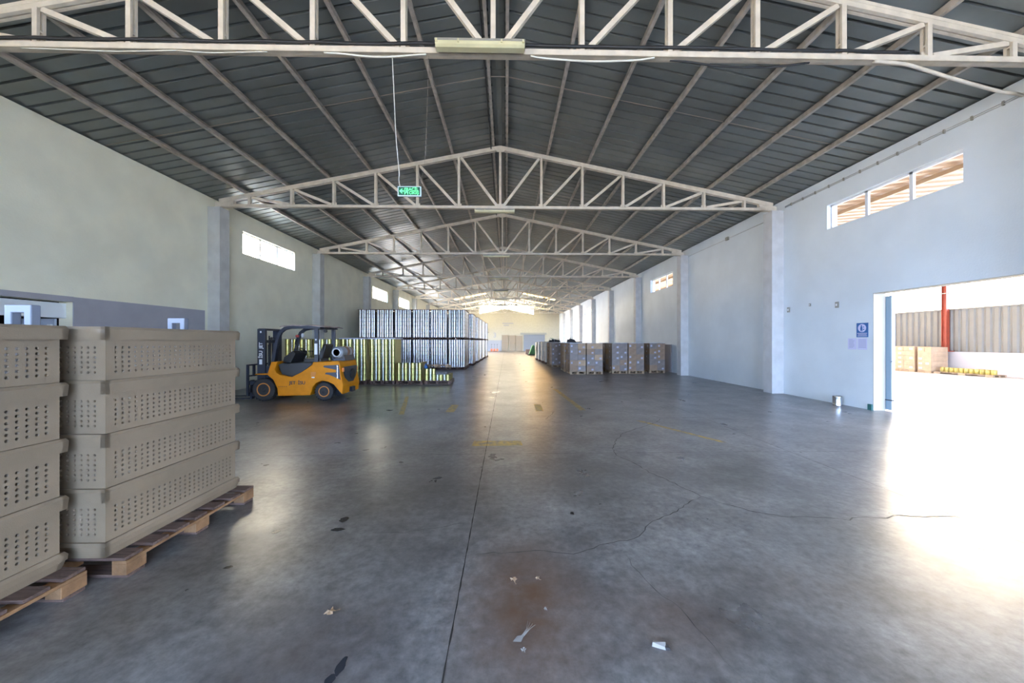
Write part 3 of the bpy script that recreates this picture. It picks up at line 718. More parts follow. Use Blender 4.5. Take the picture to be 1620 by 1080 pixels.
for y_, nm in ((.07, 'near'), (1.03, 'far')):
    fp = MB(); pts = [(.24,y_,1.07),(.29,y_,1.40),(.36,y_,1.72),(.44,y_,1.90),(.56,y_,2.0),(.72,y_,2.035),(1.0,y_,2.04),(1.52,y_,2.035)]
    for a, b_ in zip(pts, pts[1:]):
        a, b_ = Vector(a), Vector(b_); d_ = (b_-a).normalized()*.01; fp.beam(a-d_, b_+d_, .085, .07, (0,1,0))
    fp.build('front_pillar', M['navy'], F)
    MB().box(1.37, 1.475, y_-.035, y_+.035, 1.06, 2.03).build('rear_pillar', M['navy'], F, bevel=.01)
rr = MB()
for k in range(6): rr.box(.60+k*.17, .64+k*.17, .07, 1.03, 2.02, 2.05)
rr.build('roof_grille', M['navy'], F)
rs = MB(); xs = [.44, .6, .8, 1.0, 1.2, 1.4, 1.55, 1.68]; zz = [2.065, 2.085, 2.10, 2.09, 2.105, 2.085, 2.07, 2.055]
for a in range(7):
    for b_ in range(4):
        ya, yb = .01+b_*.27, .01+(b_+1)*.27; ja, jb = (.012 if b_ % 2 else -.006), (-.006 if b_ % 2 else .012)
        rs.hexa([(xs[a],ya,zz[a]+ja-.02),(xs[a+1],ya,zz[a+1]+ja-.02),(xs[a+1],yb,zz[a+1]+jb-.02),(xs[a],yb,zz[a]+jb-.02),(xs[a],ya,zz[a]+ja),(xs[a+1],ya,zz[a+1]+ja),(xs[a+1],yb,zz[a+1]+jb),(xs[a],yb,zz[a]+jb)])
rs.build('roof_cover', M['tarp'], F)
MB().box(1.38, 1.46, .028, .036, 1.28, 1.58).build('sticker', M['sticker'], F)
MB().box(1.40, 1.44, .028, .036, 1.67, 1.71).build('sticker', M['sticker'], F)
hl = MB(); hl.lathe([(.03, .05), (.065, .02), (.07, 0)], (.50, 1.0, 1.82), 'x', 16); hl.build('work_lamp', M['sticker'], F)
for (x, y_, z_) in ((.36, .98, 1.80), (-.16, .86, 1.86)): 
    q = MB(); q.lathe([(.03, -.04), (.05, -.03), (.05, .03), (.03, .04)], (x, y_, z_), 'z', 12); q.build('indicator_lamp', M['red'], F)
q = MB(); q.tube([(.33, .98, 1.70), (.30, .98, 1.62)], .02, 8); q.lathe([(.05, 0), (.06, .05)], (.30, .98, 1.58), 'x', 12); q.build('mirror', M['black'], F)
q = MB(); q.lathe([(.045, -.03), (.045, .03)], (1.62, .15, 1.93), 'y', 14); q.tube([(1.58, .15, 2.04), (1.62, .15, 1.96)], .012, 6); q.build('rear_horn', M['black'], F)
# wheels
def wheel(x, y_, z_, r, w_, out_sign, nm='wheel'):
    tt = MB(); h = w_/2
    tt.lathe([(r*.60,-h*.86),(r*.72,-h),(r*.90,-h*.97),(r*.985,-h*.75),(r,-h*.35),(r,h*.35),(r*.985,h*.75),(r*.90,h*.97),(r*.72,h),(r*.60,h*.86)], (0,0,0), 'y', 36)
    for k in range(22):
        a = 2*math.pi*k/22; c_, s_ = math.cos(a), math.sin(a); c2, s2 = math.cos(a+.14), math.sin(a+.14)
        for sgn in (-1, 1):
            p = []
            for rr_ in (r*.985, r*1.012):
                p += [(c_*rr_, sgn*h*.15, s_*rr_), (c2*rr_, sgn*h*.15, s2*rr_), (c2*rr_, sgn*h*.93, s2*rr_), (c_*rr_, sgn*h*.93, s_*rr_)]
            tt.hexa(p)
    o = tt.build(nm, M['tyre'], F, (x, y_, z_))
    q = MB(); s_ = out_sign; q.lathe([(r*.60, s_*h*.70), (r*.585, s_*h*.93), (r*.50, s_*h*.90), (r*.44, s_*h*.35), (r*.28, s_*h*.30), (r*.26, s_*h*.55), (r*.10, s_*h*.58)], (0,0,0), 'y', 28)
    q.build('rim', M['rim'], o)
    hb = MB(); hb.lathe([(r*.24, s_*h*.5), (r*.22, s_*h*.9), (r*.1, s_*h*.95)], (0,0,0), 'y', 16); hb.build('hub', M['tyre'], o)
wheel(0, .11, .315, .312, .22, -1); wheel(0, .99, .315, .312, .22, 1)
wheel(1.63, .13, .256, .253, .19, -1); wheel(1.63, .97, .256, .253, .19, 1)
# mast
for y_ in (.20, .86):
    q = MB(); q.box(-.27, -.05, y_-.04, y_+.04, .10, 1.995); q.box(-.24, -.09, y_+(.04 if y_ < .5 else -.07), y_+(.07 if y_ < .5 else -.04), .09, 1.93); q.build('mast_rail', M['navy'], F, bevel=.008)
    c_ = MB(); yy_ = y_+(.10 if y_ < .5 else -.10); c_.tube([(-.03, yy_, .2), (-.03, yy_, 1.55)], .035, 10); c_.tube([(-.03, yy_, 1.55), (-.03, yy_, 1.8)], .018, 8); c_.build('lift_cylinder', M['tyre'], F)
q = MB(); q.box(-.25, -.06, .18, .88, 1.95, 2.005); q.box(-.25, -.08, .18, .88, 1.60, 1.68); q.box(-.25, -.08, .18, .88, .4, .5); q.build('mast_crossbeam', M['navy'], F, bevel=.006)
q = MB(); q.tube([(-.02, .42, .5), (-.02, .42, 1.5), (-.05, .45, 1.72), (-.1, .5, 1.76), (-.16, .5, 1.70), (-.18, .5, .6)], .014, 8); q.tube([(-.02, .62, .5), (-.02, .62, 1.5), (-.05, .60, 1.72), (-.1, .58, 1.76), (-.16, .56, 1.70), (-.18, .56, .6)], .014, 8); q.build('hose', M['black'], F)
bk = MB()
for y_ in (.08, .32, .55, .78, 1.02): bk.box(-.50, -.44, y_-.02, y_+.02, .14 if y_ in (.08, 1.02) else .66, .985)
bk.box(-.50, -.44, .06, 1.04, .965, 1.0); bk.box(-.50, -.44, .06, 1.04, .665, .70); bk.build('load_backrest', M['navy'], F)
cg = MB(); cg.box(-.44, -.30, .10, 1.0, .44, .54); cg.box(-.44, -.30, .10, 1.0, .12, .22); cg.box(-.36, -.28, .25, .33, .12, .55); cg.box(-.36, -.28, .75, .83, .12, .55); cg.build('carriage', M['navy'], F)
for y_ in (.25, .80):
    MB().prism([(-.44,.03),(-.44,.56),(-.49,.56),(-.49,.07),(-.60,.055),(-1.56,.035),(-1.56,.025),(-.5,.025)], y_-.055, y_+.055).build('fork', M['navy'], F)
# gas tank across the counterweight
q = MB(); q.lathe([(.10, 0), (.15, .02), (.17, .07), (.17, .70), (.15, .77), (.09, .80)], (1.95, .12, 1.33), 'y', 28); q.build('gas_tank', M['tank'], F)
tk = bpy.data.objects[q and F.children[-1].name] if F.children else None
q = MB(); q.lathe([(.115, 0), (.115, -.05), (.10, -.05), (.10, .01)], (1.95, .12, 1.33), 'y', 22); q.build('tank_collar', M['sticker'], F)
q = MB(); q.lathe([(.173, .30), (.173, .46)], (1.95, .12, 1.33), 'y', 28); q.lathe([(.173, .62), (.173, .67)], (1.95, .12, 1.33), 'y', 28); q.build('tank_strap', M['tank_b'], F)
q = MB(); q.box(1.78, 2.10, .22, .86, 1.09, 1.16); q.prism([(1.76,1.10),(1.80,1.10),(1.84,1.24),(1.80,1.26)], .22, .86); q.prism([(2.14,1.10),(2.10,1.10),(2.06,1.24),(2.10,1.26)], .22, .86); q.tube([(1.70, .3, 1.10), (1.72, .2, 1.25), (1.86, .1, 1.36)], .012, 6); q.build('tank_cradle', M['navy'], F)
# lettering
FR = Matrix.Rotation(P2, 4, 'X')
text_mesh('JET', .125, 'lettering', M['navy'], F, Matrix.Translation((.80, -.004, .50)) @ FR)
text_mesh('İSU', .125, 'lettering', M['navy'], F, Matrix.Translation((1.05, -.004, .50)) @ FR)
em = MB(); em.prism([(1.30,.68),(1.42,.68),(1.42,.73),(1.44,.73),(1.44,.80),(1.30,.80)], -.005, 0); em.prism([(1.33,.76),(1.41,.76),(1.41,.775),(1.33,.775)], -.007, -.005)
em.build('emblem', M['rim'], F); MB().box(1.32, 1.40, -.005, 0, .635, .665).build('sticker', M['sticker'], F)
MR = FR @ Matrix.Rotation(P2, 4, 'Z')
text_mesh('JET', .13, 'lettering', M['sticker'], F, Matrix.Translation((-.165, .157, 1.53)) @ MR)
text_mesh('İSU', .13, 'lettering', M['sticker'], F, Matrix.Translation((-.165, .157, 1.28)) @ MR)
MB().box(-.21, -.13, .155, .159, 1.0, 1.14).build('sticker', M['sticker'], F); MB().box(-.19, -.15, .155, .159, 1.88, 1.93).build('sticker', M['sticker'], F)
q = MB(); 
for k in range(5): q.box(.30+.05*k+.12, .33+.05*k+.12, -.006, 0, .395, .405)
q.build('sill_mark', M['tyre'], F)

# ------------------------------------------------------------------ tins on pallets
TR, TH, TP = .0775, .226, .134
def tin_mb(n=14, rings=True):
    h = TH-.002; r = TR-.001
    prof = [(r-.004, .0), (r-.001, .001), (r-.001, .003), (r-.0025, .006), (r-.0025, .012)]
    if rings: prof += [(r-.0025, h*.5)]
    prof += [(r-.0025, h-.012), (r-.0025, h-.006), (r-.001, h-.003), (r-.001, h-.001), (r-.004, h), (r-.008, h-.004)]
    return MB().lathe(prof, (0,0,0), 'z', n)
ME = {k: tin_mb().mesh('tin_can', M[k]) for k in ('silver', 'gold', 'gold2', 'recessTin')}
low = tin_mb(10, False)
pal_mid = pallet_mesh(1.0, 1.0, M['wood_d']); pal_light = pallet_mesh(1.18, .80, M['wood_l'])
def pal(x0, y0, z0, me, label, group, sx=1.0, sy=1.0):
    o = bpy.data.objects.new('wooden_pallet', me); C.objects.link(o); o.location = (x0+sx/2, y0+sy/2, z0)
    return tag(o, label, 'pallet', group)
NUM = ['first', 'second', 'third', 'fourth', 'fifth', 'sixth', 'seventh', 'eighth', 'ninth']
def tin(x, y, z, me, label, group):
    o = bpy.data.objects.new('tin_can', me); C.objects.link(o); o.location = (x, y, z); o.rotation_euler[2] = R.uniform(0, 6.28)
    tag(o, label, 'tin can', group)
STUFF = {'silver': MB(), 'gold2': MB()}
def load(x0, y0, z0, rows, cols, where, kind, indiv, depth_rows=7, side=True, maxw=7):
    """hexagonally packed tins: front row columns alternate in depth"""
    for r in range(rows):
        z = z0 + .001 + r*TH
        for c in range(cols):
            x = x0 + TR + c*TP; y = y0 + TR + (TR if c % 2 else 0)
            if indiv:
                me = (ME['recessTin'] if c % 2 else ME['silver']) if kind == 'silver' else (ME['recessTin'] if c % 2 else ME['gold'])  # recessed columns get duller tinplate; on silver, shade put into the colour
                tin(x+R.uniform(-.0003,.0003), y, z, me, f'{"silver" if kind == "silver" else "green-gold"} tin, {NUM[r]} row up, {NUM[c]} from left, {where}', f'tins {where}')
            else: STUFF['silver' if kind == 'silver' else 'gold2'].add(low, (x, y, z))
        if side:   # right-hand face and a second skin behind
            for d in range(1, 6):
                c = cols-1; x = x0+TR+c*TP; y = y0+TR+(TR if c % 2 else 0)+d*(2*TR+.004)
                STUFF['silver' if kind == 'silver' else 'gold2'].add(low, (x, y, z))
def core(x0, x1, y0, y1, z0, z1, mb): mb.box(x0, x1, y0, y1, z0, z1)
COREB = MB(); PALB = MB(); pal_far = MB()
for n_, b_, _ in pallet_parts(1.0, 1.0): pal_far.add(b_)
def cover(x0, y0, z, m, label, group, sx=1.0, sy=1.02, th=.012, name='cover_sheet'):
    o = MB().box(x0-.02, x0+sx+.0, y0-.02, y0+sy, z, z+th).build(name, M[m]); return tag(o, label, 'cover sheet', group)
# green-gold tins, first line
gx = [-5.235, -6.33, -7.38, -8.43]
GY = 13.58
gw = ['beside the forklift rear', 'behind the gas tank', 'behind the cab', 'behind the mast']
for i, x0 in enumerate(gx):
    pal(x0, GY, 0, pal_mid, f'dark pallet under the green-gold tins {gw[i]}', 'pallets under the green-gold tins')
    load(x0+.01, GY, .144, 7, 7, f'pallet {gw[i]}', 'gold', True)
    cover(x0, GY, .145+7*TH, 'sheet_w' if i < 2 else 'tube_d', f'thin cover sheet on the green-gold tins {gw[i]}', 'cover sheets on tins', th=.045 if i < 2 else .012)
hx0 = -4.19
pal(hx0, GY-.05, 0, pal_mid, 'dark pallet under the three-row tins right of the tall green-gold tins', 'pallets under the green-gold tins')
load(hx0, GY-.05, .144, 3, 7, 'three-row pallet', 'gold', True, side=True)
hx1 = -3.13
pal(hx1, GY-.02, 0, pal_mid, 'dark pallet under the low tins at the right end of the line', 'pallets under the green-gold tins')
load(hx1, GY-.02, .144, 1, 7, 'low pallet with tilted pallet on top', 'gold', True, side=True)
for c in range(3): tin(hx1+TR+c*TP, GY-.02+TR+(TR if c % 2 else 0), .145+TH, ME['recessTin' if c % 2 else 'gold'], f'green-gold tin, second row up, {NUM[c]} from left, low pallet with tilted pallet on top', 'tins low pallet with tilted pallet on top')
o = bpy.data.objects.new('wooden_pallet', pal_light); C.objects.link(o); o.location = (hx1+.42, GY+.45, .605); o.rotation_euler = (0, 0.10, math.pi/2); o.scale = (.9, .8, .75)
tag(o, 'pale empty pallet lying tilted on the low tins', 'pallet')
t = empty('blue_jug', (hx1-.06, GY-.10, .145+TH*2+.002), 'blue plastic bag end on the low tins', 'plastic bag'); 
MB().lathe([(.02, 0), (.06, .01), (.07, .06), (.05, .12), (.02, .15)], (.12, .1, 0), 'z', 10).build('bag_body', M['blue'], t); MB().lathe([(.02, .15), (.035, .18), (.02, .2)], (.12, .1, 0), 'z', 8).build('bag_neck', M['blue'], t)
t.name = 'plastic_bag'
# silver tins, two tiers
SY = 20.5
for tier in (0, 1):
    z0 = tier*(.144+7*TH)
    for i in range(6):
        x0 = -2.36-1.0 - i*1.032
        wh = f'{"upper" if tier else "lower"} silver pallet {NUM[i]} from right'
        pal(x0, SY, z0, pal_mid, f'dark pallet under the {wh}', 'pallets under the silver tins')
        load(x0+.01, SY, z0+.144, 7, 7, wh, 'silver', tier == 1 and i == 0, side=(i == 0))
        core(x0+.2, x0+.8, SY+.3, SY+.9, z0+.15, z0+.144+7*TH-.01, COREB)
        if tier: cover(x0, SY, z0+.146+7*TH, 'card', f'brown cover board on the {wh}', 'cover boards on silver tins', th=.02, sy=1.05, name='cover_board')
rows = [(21.62, -2.36), (23.7, -2.20), (24.8, -2.20), (26.9, -2.12), (28.0, -2.12), (30.0, -2.06), (31.1, -2.06), (33.2, -2.0), (34.3, -2.0), (36.3, -1.9)]
for k, (y0, xr) in enumerate(rows):
    for tier in (0, 1):
        z0 = tier*(.144+7*TH)
        for c in range(5 if k == 0 else (6 if k == 1 else 3)):
            x0 = xr-1.0-c*1.04 + (-.5 if k == 0 and c > 0 else 0)  # hidden row added behind the front pallets, offset to block light through gaps
            wh = f'{"upper" if tier else "lower"} silver tins, line {NUM[c]} from the aisle, {NUM[min(k,8)] if k < 9 else "last"} row back'
            if c == 0: pal(x0, y0, z0, pal_mid, f'dark pallet under the {wh}', 'pallets in the deep tin rows')
            load(x0+.01, y0, z0+.144, 7, 7, wh, 'silver', False, side=(c == 0))
            core(x0+.2, x0+.8, y0+.3, y0+.9, z0+.15, z0+.144+7*TH-.01, COREB)
            if c > 0 and k == 1 or k == 0 and c > 0: PALB.add(pal_far, (x0+.5, y0+.5, z0))
            if tier and c == 0: cover(x0, y0, z0+.146+7*TH, 'card', f'brown cover board, {NUM[k] if k < 9 else "last"} row behind the front silver pallets', 'cover boards on silver tins', th=.02, name='cover_board')
STUFF['silver'].add(COREB)
tag(PALB.build('light_block_pallets', M['wood_d']), 'dark pallets deep inside the silver tin stacks, added to block light through gaps', 'pallets', None, 'stuff')
tag(STUFF['silver'].build('tin_cans', M['silver']), 'silver tins filling the sides and deep rows of the stacks', 'tin cans', None, 'stuff')
tag(STUFF['gold2'].build('tin_cans', M['gold2']), 'gold tins on the right sides of the green-gold pallets', 'tin cans', None, 'stuff')

# ------------------------------------------------------------------ carton pallets on the right
CW, CD, CH = .40, .59, .278
def carton_mesh(m, lab):
    return MB().box(.002, CW-.002, .002, CD-.002, .001, CH-.001).mesh('carton', M[m])
cm = {k: carton_mesh(k, 0) for k in ('carton', 'carton2', 'carton3')}
lab1 = MB().box(.05, .14, -.001, .002, .10, .20).box(-.0, .002, .2, .32, .1, .2).mesh('carton_label', M['label'])
lab2 = MB().box(.24, .34, -.001, .002, .05, .13).box(-.0, .002, .35, .45, .1, .18).mesh('carton_label', M['label'])
def carton_load(x0, y0, where, mats, layers=5, top=True, nd=2, base_m=None):
    pal(x0, y0, 0, pal_light, f'pale wooden pallet {where}', 'pallets under the cartons', .80, 1.18)
    for L in range(layers):
        for c in range(2):
            for d in range(nd):
                if d == 1 and L < layers-1 and False: continue
                t = bpy.data.objects.new('carton', cm[R.choice(mats)]); C.objects.link(t)
                jx, jy = R.uniform(-.001, .001), R.uniform(-.0015, .0015)
                t.location = (x0+c*CW+jx, y0+d*CD+jy, .145+L*CH)
                tag(t, f'cardboard carton, {["bottom", "second", "middle", "fourth", "top"][L]} layer, {"left" if c == 0 else "right"} {"front" if d == 0 else "back"}, {where}', 'carton', f'cartons {where}')
                if d == 0 and R.random() < .8:
                    lb = bpy.data.objects.new('carton_label', R.choice((lab1, lab2))); C.objects.link(lb); lb.parent = t
    if top:
        cv = MB(); n_ = 5
        for a in range(n_):
            xa, xb = x0+a*.8/n_, x0+(a+1)*.8/n_; h0, h1 = R.uniform(.004, .03), R.uniform(.004, .03)
            z = .147+layers*CH
            cv.hexa([(xa,y0,z),(xb,y0,z),(xb,y0+1.18,z),(xa,y0+1.18,z),(xa,y0,z+h0),(xb,y0,z+h1),(xb,y0+1.18,z+h1),(xa,y0+1.18,z+h0)])
        tag(cv.build('film_cover', M['blueg']), f'crumpled grey film on the top, {where}', 'film cover', 'film covers on cartons')
A = ['carton2', 'carton2', 'carton']
carton_load(3.15, 17.5, 'on front-left pallet', ['carton2', 'carton', 'carton3'])
carton_load(3.99, 17.5, 'on front pallet second from left', ['carton2', 'carton', 'carton2', 'carton3'])
carton_load(5.34, 17.8, 'on front pallet third from left', A)
carton_load(6.18, 17.8, 'on front pallet fourth from left', A)
carton_load(7.38, 18.1, 'on front-right pallet by the wall', A)
carton_load(3.1, 19.0, 'behind front-left pallet', ['carton3', 'carton'])
carton_load(5.34, 19.05, 'behind third front pallet', A)
carton_load(6.18, 19.05, 'behind fourth front pallet', A)
carton_load(2.88, 22.4, 'on left back pallet', ['carton2'])
carton_load(3.70, 22.4, 'on second back pallet', ['carton2'])
carton_load(2.86, 23.7, 'on pallet behind the left back pallet', ['carton3', 'carton'])
def wrapped(x, y, sx, sy, z1, m, label, cat='wrapped pallet'):
    t = empty('wrapped_pallet', (x, y, 0), label, cat, 'wrapped loads beyond the cartons')
    MB().box(0, sx, 0, sy, 0, .13).build('pallet_base', M['wood_d'], t)
    b_ = MB(); n_ = 4
    for k in range(n_):
        za, zb = .13+(z1-.13)*k/n_, .13+(z1-.13)*(k+1)/n_; i_ = .012 if k % 2 else 0
        b_.box(i_, sx-i_, i_, sy-i_, za, zb-.004)
    b_.build('wrapped_load', M[m], t, bevel=.02)
wrapped(2.82, 25.4, .9, 1.2, 1.62, 'white', 'white wrapped load behind the left line of cartons')
wrapped(2.75, 27.2, .9, 1.2, 1.60, 'white', 'second white wrapped load down the line')
wrapped(2.68, 29.0, .9, 1.2, 1.58, 'blueg', 'blue-grey wrapped load down the line')
wrapped(2.62, 31.0, .9, 1.2, 1.55, 'white', 'last white wrapped load at the end of the line')
wrapped(4.6, 25.5, .9, 1.2, 1.62, 'carton2', 'brown wrapped load hidden behind the front cartons')
tag(MB().prism([(19.35, 0), (18.45, 0), (18.45, 1.47), (19.35, 1.47)], 8.66, 8.70, 'x').build('dark_wall_panel', M['grey_panel']), 'dark grey flat panel against the right wall beside the cartons', 'board')  # flat panel put in for a dark zone on the wall
# dark lumps and a table frame lying on the loads
def lump(x, y, z, s, label):
    t = empty('scrap_bundle', (x, y, z), label, 'bundle', 'things lying on top of the cartons')
    b_ = MB(); rnd = random.Random(int(x*100))
    for k in range(6):
        a = rnd.uniform(-s, s); h = rnd.uniform(.06, .22)
        b_.hexa([(a-.12, -.2, 0), (a+.12, -.2, 0), (a+.14, .2, 0), (a-.1, .2, 0), (a-.09, -.16, h), (a+.08, -.15, h*.8), (a+.08, .14, h*.9), (a-.07, .15, h)])
    b_.build('bundle_body', M['dark'], t, bevel=.02)
    q = MB()
    for k in range(3): q.tube([(rnd.uniform(-s, s), 0, .04), (rnd.uniform(-s, s), .1, .30)], .012, 5)
    q.build('protruding_sticks', M['dkgreen'], t)
lump(3.5, 19.5, .15+5*CH+.04, .22, 'dark bundle with sticks on the cartons behind the front-left pallet')
lump(3.3, 24.2, .15+5*CH+.04, .3, 'dark bundle on the cartons of the back line')
t = empty('metal_frame', (2.9, 23.9, .15+5*CH+.035), 'thin metal frame standing on the back line of cartons', 'frame')
q = MB(); 
for x in (0, .35, .7): q.tube([(x, 0, 0), (x, 0, .22)], .012, 5)
q.build('uprights', M['chrome'], t); MB().tube([(0, 0, .22), (.7, 0, .22)], .012, 5).build('top_bar', M['chrome'], t)

# ------------------------------------------------------------------ far end
struct(MB().box(-9.0, .0, YF-.03, YF-.001, 0, 1.79).build('baseboard_back', M['wgrey']))
d = bpy.data.objects.new('door_3', None); C.objects.link(d); d.location = (4.6, YF, 0); struct(d)
q = MB()
for k in range(18): q.box(-1.75, 1.75, -.06 if k % 2 else -.05, -.02, .02+k*.15, .165+k*.15)
q.build('slats', M['shutter'], d); MB().box(-2.3, 2.0, -.16, -.002, 2.73, 3.03).build('shutter_box', M['tube_d'], d)
for k, x in enumerate((-.75, .45, 1.55)):
    t = empty('beige_panel', (x, YF-.10, 0), f'tall beige board standing at the far wall, {["left","middle","right"][k]} of three', 'board', 'boards at the far wall')
    MB().box(0, 1.05, 0, .04, 0, 2.65-.06*k).build('board', M['beige'], t); MB().box(.0, 1.05, -.012, 0, 1.3, 1.36).build('batten', M['wood_l'], t)
    t.name = 'board_panel'
for k in range(3):
    x = -2.35+k*.45
    t = empty('pallet_jack', (x, YF-1.6, 0), f'small orange pallet truck at the far wall, {["left","middle","right"][k]} of three', 'pallet jack', 'orange pallet trucks at the far wall')
    MB().box(-.16, -.06, -1.1, 0, .06, .12).box(.06, .16, -1.1, 0, .06, .12).build('fork', M['orange'], t)
    MB().box(-.16, .16, -.02, .22, .06, .42).build('pump_housing', M['orange'], t)
    MB().lathe([(.08, -.04), (.08, .04)], (0, .2, .08), 'x', 12).build('wheel', M['tyre'], t)
    q = MB(); q.tube([(0, .1, .4), (0, .34, 1.15)], .018, 6); q.tube([(-.13, .34, 1.15), (.13, .34, 1.15)], .016, 6); q.build('handle', M['dark'], t)
t = empty('wall_lamp', (-3.1, YF-.3, 3.2), 'small dark lamp on a bracket high on the far wall', 'wall lamp')
MB().box(-.25, .1, -.15, .05, .1, .35).build('lamp_head', M['dark'], t); MB().tube([(0, .0, .1), (.2, .28, -.15)], .04, 6).build('bracket', M['dark'], t)
o = text_mesh('3', 1.1, 'wall_number', M['wgrey'], None, Matrix.Translation((-1.9, YF-.01, 2.6)) @ FR); tag(o, 'grey painted number three on the far wall', 'wall number')
t = empty('wall_notice', (.25, YF-.02, 4.35), 'long faint grey lettering panel high on the far wall', 'sign')
MB().box(-.9, .9, -.01, 0, .12, .30).build('upper_line', M['wgrey'], t); MB().box(-.7, .2, -.01, 0, -.2, -.02).build('lower_line', M['wgrey'], t)
t = empty('green_machine', (3.2, 41.5, 0), 'dark green machine on a stand at the end of the load line', 'machine')
MB().prism([(-.6, 0), (.7, 0), (.5, .5), (.1, 1.15), (-.15, 1.2), (-.35, .7)], -.4, .4).build('machine_body', M['dkgreen'], t, bevel=.05); MB().box(-.7, .8, -.5, .5, 0, .12).build('machine_base', M['dark'], t)
t = empty('dark_crate', (2.7, 44.6, 0), 'small dark brown crate standing left of the green machine', 'crate')
MB().box(-.25, .3, -.2, .3, .08, .62).build('crate_body', M['card'], t); MB().box(-.25, .3, -.2, .3, 0, .07).build('crate_base', M['wood_d'], t)

# ------------------------------------------------------------------ yard beyond the doorway
YX = 23.3
struct(MB().box(YX, YX+.25, -20, 60, -.03, 1.10).build('wall_yard', M['yard_wall']))
cl = MB(); y = -14
while y < 50:
    for (a, b_, ha, hb) in ((0, .05, 0, .045), (.05, .20, .045, .045), (.20, .25, .045, 0), (.25, .30, 0, 0)):
        cl.quad([(YX+.10-ha, y+a, 1.08), (YX+.10-hb, y+b_, 1.08), (YX+.10-hb, y+b_, 3.30), (YX+.10-ha, y+a, 3.30)])
    y += .30
cl.box(YX+.11, YX+.13, -14, 50, 1.08, 3.3); cl.box(YX-.0, YX+.16, -14, 50, 3.27, 3.34)
struct(cl.build('trim_5', M['clad']))
for k, y in enumerate((18.30, 5.0, 31.7)):
    t = empty('yard_post', (YX-.06, y, 1.1), f'orange-red steel post on the yard wall{["", " near the left end", " farthest away"][k]}', 'post', 'posts of the yard canopy')
    MB().box(-.09, .09, -.11, -.09, 0, 7.2).box(-.09, .09, .09, .11, 0, 7.2).box(-.02, .02, -.09, .09, 0, 7.2).build('shaft', M['post'], t)
    MB().box(-.2, .2, -.28, .28, -.0, .04).build('foot_plate', M['post'], t)
tag(MB().tube([(YX-.2, -10, 4.16), (YX-.2, 50, 4.16)], .025, 6).build('overhead_wire', M['tube_d']), 'thin grey wire stretched above the yard wall', 'wire')
# canopy: corrugated, on beams, seen through the high windows
cn = MB(); x0, x1 = XR+.9, YX+1
def canz(x): return 6.9 + .09*(x-x0)
x = x0; y = -12
while y < 50:
    if True:
        for (a, b_, ha, hb) in ((0, .06, 0, .05), (.06, .22, .05, .05), (.22, .28, .05, 0), (.28, .5, 0, 0)):
            for rep in (0, .5):
                cn.quad([(x0, y+a+rep, canz(x0)-ha), (x1, y+a+rep, canz(x1)-ha), (x1, y+b_+rep, canz(x1)-hb), (x0, y+b_+rep, canz(x0)-hb)])
    y += 1.0
struct(cn.build('canopy_roof', M['canopy']))
for k, x in enumerate((11.5, 14.5, 17.5, 20.5)):
    tag(MB().box(x-.05, x+.05, -12, 50, canz(x)-.2, canz(x)-.06).build('canopy_beam', M['canopy']), f'long beam under the yard canopy, {NUM[k]} out from the hall', 'beam', 'beams under the yard canopy')
def yard_load(y0, y1, h, label):
    t = empty('carton_load', (22.1, y0, -.02), label, 'carton load', 'pallets of cartons in the yard')
    MB().box(0, .9, 0, y1-y0, 0, .12).build('pallet_base', M['wood_l'], t)
    n_ = max(2, int((y1-y0)/.4)); 
    for L in range(5):
        for c in range(n_):
            a, b_ = (y1-y0)*c/n_, (y1-y0)*(c+1)/n_; z_ = .12+(h-.12)*L/5
            MB().box(0+R.uniform(0,.015), .9, a+.004, b_-.004, z_+.003, z_+(h-.12)/5-.003).build('carton', M['carton3'], t)
            if R.random() < .6: MB().box(-.004, 0.002, a+.1, a+.24, z_+.08, z_+.17).build('carton_label', M['label'], t)
yard_load(19.95, 21.05, 1.36, 'pale carton load standing against the yard wall, nearer the doorway jamb')
yard_load(18.75, 19.85, 1.38, 'pale carton load in the middle of the yard row')
yard_load(18.0, 18.62, 1.36, 'narrow pale carton load beside the orange post')
yard_load(21.15, 22.2, 1.36, 'pale carton load partly hidden by the door leaf')
t = bpy.data.objects.new('wooden_pallet', pal_light); C.objects.link(t); t.location = (22.45, 16.80, -.02); t.rotation_euler[2] = 0; t.scale = (.8, 1.9, .8)
tag(t, 'low pallet in the yard carrying yellow tins', 'pallet')
ytin = MB().lathe([(.085, 0), (.09, .005), (.09, .215), (.085, .22)], n=12).mesh('paint_tin', M['yellowtin'])
for k in range(11):
    o = bpy.data.objects.new('yellow_tin', ytin); C.objects.link(o); o.location = (22.35, 15.80+k*.19, -.02+.8*.144+.002)
    tag(o, f'small yellow tin on the low yard pallet, {ORD[k] if k else "first"} from the right', 'tin', 'yellow tins in the yard')

